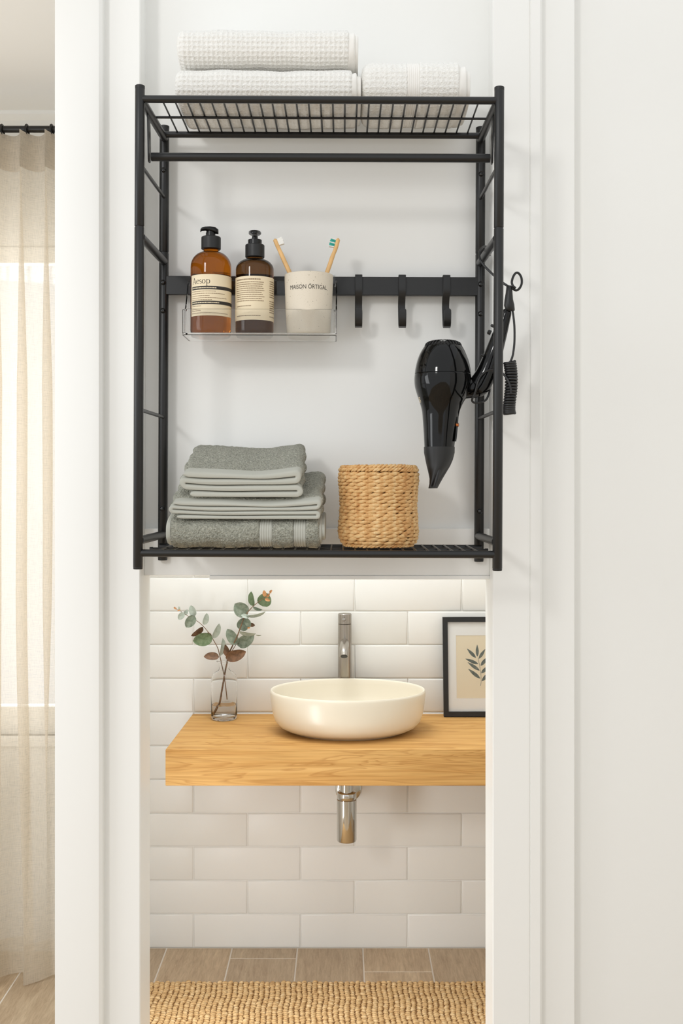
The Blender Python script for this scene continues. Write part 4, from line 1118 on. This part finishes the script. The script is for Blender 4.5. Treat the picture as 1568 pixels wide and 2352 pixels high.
b = MB(); b.lathe([(rv*.3, zv+.0085), (rv*.84, zv+.0098), (rv-tn-.0003, zv+.0135), (rv-tn-.0003, Zv(1617.5)), (rv*.5, Zv(1617.3))], vx_, Yv, 48); obj('water', b, M['water'], va, 60)
def leaf(cxp, cyp, L, Wd, ang, Y, mat, parent, base=None, curl=.25, rot=0., sharp=1.0):
    """px: centre, half length, apparent half width; ang: direction of the tip in the picture, counter-clockwise from the right"""
    k = Y/FPX; a, wv_ = L*k, Wd*k; bt_ = max(wv_, .55*a); tilt = math.acos(min(1, wv_/bt_))*(1 if rot >= 0 else -1)
    T = np.linspace(-1, 1, 13); Sx = np.linspace(-1, 1, 7); G = np.zeros((13, 7, 3))
    for i, t_ in enumerate(T):
        wd = max(0, 1-t_*t_)**.52*(1-.16*t_); wd = max(wd, .02)
        if t_ > .5: wd *= 1-.35*sharp*((t_-.5)/.5)**2
        for j, s in enumerate(Sx):
            G[i, j] = (a*t_, bt_*wd*s, curl*bt_*(s*s*wd)-.10*a*t_*t_-.04*a*math.exp(-(s/.12)**2))
    ct_, st_ = math.cos(tilt), math.sin(tilt)
    y_, z_ = G[..., 1]*ct_-G[..., 2]*st_, G[..., 1]*st_+G[..., 2]*ct_
    ca, sa = math.cos(math.radians(ang)), math.sin(math.radians(ang))
    c = P(cxp, cyp, Y)
    W_ = np.stack([c.x+G[..., 0]*ca-y_*sa, c.y-z_, c.z+G[..., 0]*sa+y_*ca], -1)
    b = MB(); b.grid(W_); off = np.array([0, .00035, 0])
    b.grid(W_+off, flip=True)
    return obj('leaf', b, M[mat], parent, 180, recalc=False)
cc = lambda cx, cy: (320+cx/3.733, 1300+cy/3.733)
q = 1/3.733
sa_ = thing('eucalyptus_branch', tuple(P(490, 1640, Yv)), 'tall right-leaning eucalyptus branch in the glass vase', 'branch', 'eucalyptus branches in the vase')
def stem(pts, r, parent):
    path = catmull([P(*cc(a, c), y) for a, c, y in pts], 6); n = len(path)
    b = MB(); b.tube(path, list(np.linspace(r[0], r[1], n)), 8); obj('stem', b, M['stem'], parent, 60)
stem([(640, 1278, Yv+.004), (665, 1235, Yv), (690, 1165, Yv), (708, 1060, Yv), (727, 950, Yv), (748, 840, Yv), (772, 745, Yv), (800, 680, Yv-.006), (835, 610, Yv-.012), (865, 530, Yv-.014), (895, 450, Yv-.014), (930, 395, Yv-.013), (970, 350, Yv-.012), (1015, 312, Yv-.012), (1065, 275, Yv-.014), (1095, 250, Yv-.012), (1122, 225, Yv-.01)], (.0032, .0006), sa_)
stem([(745, 845, Yv), (770, 770, Yv+.003), (808, 705, Yv+.004), (845, 655, Yv+.004), (905, 615, Yv+.002)], (.0016, .0006), sa_)
for cx0, cy0, L, Wd, an, dy, m_, rt0 in [
    (1074, 290, 60, 60, 70, -.004, 'leafgreen', 1), (963, 282, 64, 28, 98, .006, 'leafgreen', -1), (870, 372, 72, 62, 140, -.006, 'leafgrey', 1),
    (1000, 416, 84, 17, 12, -.018, 'leafpale', 1), (1012, 366, 42, 15, -18, -.016, 'leafgrey', 1), (893, 497, 62, 52, 60, .000, 'leafgrey', -1),
    (965, 505, 26, 17, -12, .004, 'leafbrown', 1), (925, 577, 74, 21, -8, -.020, 'leafpale', 1), (1022, 593, 24, 7, -3, -.018, 'leafpale', 1),
    (912, 640, 84, 52, 32, -.006, 'leafgrey', 1), (793, 607, 78, 45, 122, -.010, 'leafgrey', -1), (826, 765, 92, 50, 18, -.026, 'leafbrown', 1),
    (748, 727, 58, 30, 110, -.012, 'leafbrown', -1), (710, 697, 76, 18, 82, -.018, 'leafpale', 1), (905, 430, 36, 17, 160, -.020, 'leafpale', 1), (930, 488, 40, 26, -60, -.016, 'leafgrey', 1),
    (1072, 236, 28, 17, 100, -.016, 'leaforange', 1), (1098, 290, 24, 13, -20, -.018, 'leaforange', -1), (1104, 252, 22, 9, 55, -.018, 'leaforange', 1), (1126, 217, 16, 9, 40, -.012, 'leaforange', 1), (1122, 224, 13, 7, 120, -.013, 'leaforange', -1), (938, 530, 14, 8, 10, -.02, 'leaforange', 1)]:
    leaf(*cc(cx0, cy0), L*q, Wd*q, an, Yv+dy, m_, sa_, rot=rt0)
sb_ = thing('eucalyptus_branch', tuple(P(521, 1606, Yv-.004)), 'thinner eucalyptus branch in the vase, leaning far to the left', 'branch', 'eucalyptus branches in the vase')
stem([(752, 1146, Yv-.006), (742, 1060, Yv-.008), (727, 945, Yv-.008), (706, 845, Yv-.006), (690, 775, Yv-.006), (672, 705, Yv-.006), (640, 645, Yv-.008), (605, 588, Yv-.01), (560, 530, Yv-.01), (515, 487, Yv-.01), (465, 455, Yv-.01), (415, 428, Yv-.01), (375, 402, Yv-.01), (340, 380, Yv-.01), (303, 366, Yv-.01)], (.0016, .0005), sb_)
for cx0, cy0, L, Wd, an, dy, m_, rt0 in [
    (542, 630, 86, 56, 190, -.014, 'leafgreen', 1), (660, 560, 70, 25, 66, -.014, 'leafpale', 1), (496, 566, 64, 24, 218, -.004, 'leafbrown', -1), (568, 456, 52, 23, 76, -.014, 'leafpale', 1),
    (436, 478, 62, 42, 232, -.014, 'leafgrey', 1), (455, 386, 50, 30, 108, -.004, 'leafpale', -1), (358, 430, 38, 26, 232, -.014, 'leafpale', 1), (400, 398, 28, 18, 60, -.004, 'leafpale', 1), (340, 364, 18, 8, 95, -.008, 'leafpale', 1),
    (617, 776, 66, 30, 178, -.012, 'leafbrown', 1), (306, 364, 16, 6, 150, -.010, 'leaforange', 1), (338, 382, 15, 6, 200, -.012, 'leaforange', 1), (303, 358, 10, 5, 80, -.010, 'leaforange', -1), (600, 590, 26, 12, 130, -.004, 'leafbrown', 1)]:
    leaf(*cc(cx0, cy0), L*q, Wd*q, an, Yv+dy, m_, sb_, rot=rt0)

# ------------------------------------------------------------------ leaning picture
pf = thing('picture_frame', (0, 0, 0), 'black framed leaf print leaning on the tiles beside the basin', 'picture')
fwid, fhei, fb, fd = .228, .293, .0145, .016
cb = fb
for nm, pts in (('frame_bar', [(-fwid/2, 0), (fwid/2, 0), (fwid/2-cb, cb), (-fwid/2+cb, cb)]), ('frame_bar', [(-fwid/2, fhei), (fwid/2, fhei), (fwid/2-cb, fhei-cb), (-fwid/2+cb, fhei-cb)]),
                ('frame_bar', [(-fwid/2, 0), (-fwid/2+cb, cb), (-fwid/2+cb, fhei-cb), (-fwid/2, fhei)]), ('frame_bar', [(fwid/2, 0), (fwid/2-cb, cb), (fwid/2-cb, fhei-cb), (fwid/2, fhei)])):
    b = MB(); pts = [(x*(1-.0004), z*(1-.0004)) for x, z in pts]; b.prism(pts, 'y', -fd, 0); obj(nm, b, M['matteblack'], pf, 20)
b = MB(); b.box(-fwid/2+.008, fwid/2-.008, -.004, -.0005, .008, fhei-.008); obj('backing', b, M['card'], pf)
mx0, mz0, mz1 = .0395, .0525, fhei-.055
b = MB()
o4 = [(-fwid/2+.010, .010), (fwid/2-.010, .010), (fwid/2-.010, fhei-.010), (-fwid/2+.010, fhei-.010)]; i4 = [(-fwid/2+mx0, mz0), (fwid/2-mx0, mz0), (fwid/2-mx0, mz1), (-fwid/2+mx0, mz1)]
b.grid([[(x, y, z) for x, z in pl] for pl, y in ((o4, -.0052), (o4, -.0066), (i4, -.0066), (i4, -.0052))], cu=True, cv=True); obj('mat_board', b, M['card'], pf, 20)
b = MB(); b.box(-fwid/2+mx0-.005, fwid/2-mx0+.005, -.0050, -.0045, mz0-.005, mz1+.005); prn = obj('print', b, M['printpaper'], pf)
# the printed sprig
fpx = lambda x, y: ((x-1103)*1.292e-3-.0005, (1647-y)*1.292e-3)
sg = [(1101, 1578), (1102.5, 1568), (1102, 1550), (1099.5, 1532), (1096, 1514)]
v2 = []
b = MB(); r_ = MB(); ribbon(r_, [fpx(*p) for p in sg], .0012); b.add(np.stack([np.concatenate(r_.v)[:, 0], np.full(len(np.concatenate(r_.v)), -.00515), np.concatenate(r_.v)[:, 1]], 1), r_.f)
def pl(bx2, by2, tx2, ty2, wpx):
    p0, p1 = np.array(fpx(bx2, by2)), np.array(fpx(tx2, ty2)); d = p1-p0; n = np.array([-d[1], d[0]])/np.linalg.norm(d)
    A = []
    for s in np.linspace(0, 1, 9):
        w_ = wpx*1.292e-3*math.sin(math.pi*min(.98, .02+s*.96)**.8)*.5; c = p0+d*s
        A.append([(c[0]+n[0]*w_, -.00515, c[1]+n[1]*w_), (c[0]-n[0]*w_, -.00515, c[1]-n[1]*w_)])
    b.grid(A)
for a in ((1094.5, 1511, 1094.5, 1484, 7), (1091, 1514, 1071, 1493, 7.5), (1098, 1516, 1113, 1494, 7), (1096, 1528, 1067, 1516, 7.5), (1102, 1532, 1119, 1512, 8), (1099, 1543, 1072, 1524, 7.5), (1103, 1549, 1122, 1532, 8), (1100, 1561, 1073, 1539, 8), (1104, 1567, 1124, 1546, 8)): pl(*a)
obj('printed_sprig', b, M['printleaf'], prn, 0, recalc=False)
b = MB(); b.box(-fwid/2+.012, fwid/2-.012, -.0100, -.0085, .012, fhei-.012); obj('glazing', b, M['glazing'], pf)
ln_ = math.radians(4.6)
pf.location = (X(1018.5, 3.232)+fwid/2, 3.236, zc_+.0012); pf.rotation_euler = (-ln_, math.radians(-.35), math.radians(-1.0))

# ------------------------------------------------------------------ jute rug
rg = thing('jute_rug', (.06, 2.70, 0), 'chunky woven jute rug on the bathroom floor', 'rug')
ry1 = 1.4*FPX/(2262-VY)-.001; rx0, rx1, ry0 = -.565, .72, 2.36
b = MB(); b.box(rx0, rx1, ry0, ry1, .0003, .0075, .002); obj('backing', b, M['jutebase'], rg)
rj = np.random.RandomState(2)
ncol = int((rx1-rx0)/.0145); nrow = int((ry1-ry0)/.0112)
base_ = []
for i in range(5):
    s = i/4*2-1; w0 = math.sqrt(max(0, 1-s*s))*.92+.08
    for qv in np.linspace(0, 2*math.pi, 7)[:-1]: base_.append((s, w0*math.cos(qv), w0*math.sin(qv)))
base_ = np.array(base_); fb_ = []
for i in range(4):
    for j in range(6): fb_.append((i*6+j, (i+1)*6+j, (i+1)*6+(j+1) % 6, i*6+(j+1) % 6))
fb_.append(tuple(range(6))); fb_.append(tuple(range(24, 30))[::-1])
V_ = []; F_ = []; k = 0
for i in range(ncol):
    for j in range(nrow):
        cx2 = rx0+(i+.5)*(rx1-rx0)/ncol+rj.uniform(-.0012, .0012)+.002*math.sin(j*.5+i*.05); cy2 = ry0+(j+.5+.35*(i % 2))*(ry1-ry0-.004)/nrow+rj.uniform(-.0013, .0013)
        f = rj.uniform(.85, 1.18); an = (.75 if i % 2 else -.75)*.6+rj.uniform(-.25, .25)
        p = base_*np.array([.0082*f, .0050*f, .0050*f]); ca, sa = math.cos(an), math.sin(an)
        V_.append(np.stack([p[:, 0]*ca-p[:, 1]*sa+cx2, p[:, 0]*sa+p[:, 1]*ca+cy2, p[:, 2]+.0085+rj.uniform(-.0008, .0016)], 1))
        F_ += [tuple(x+k for x in fc) for fc in fb_]; k += 30
b = MB(); b.v = [np.concatenate(V_)]; b.f = F_; b.n = k
o = obj('woven_loops', b, M['jute'], rg, 180, recalc=False); o['kind'] = 'stuff'
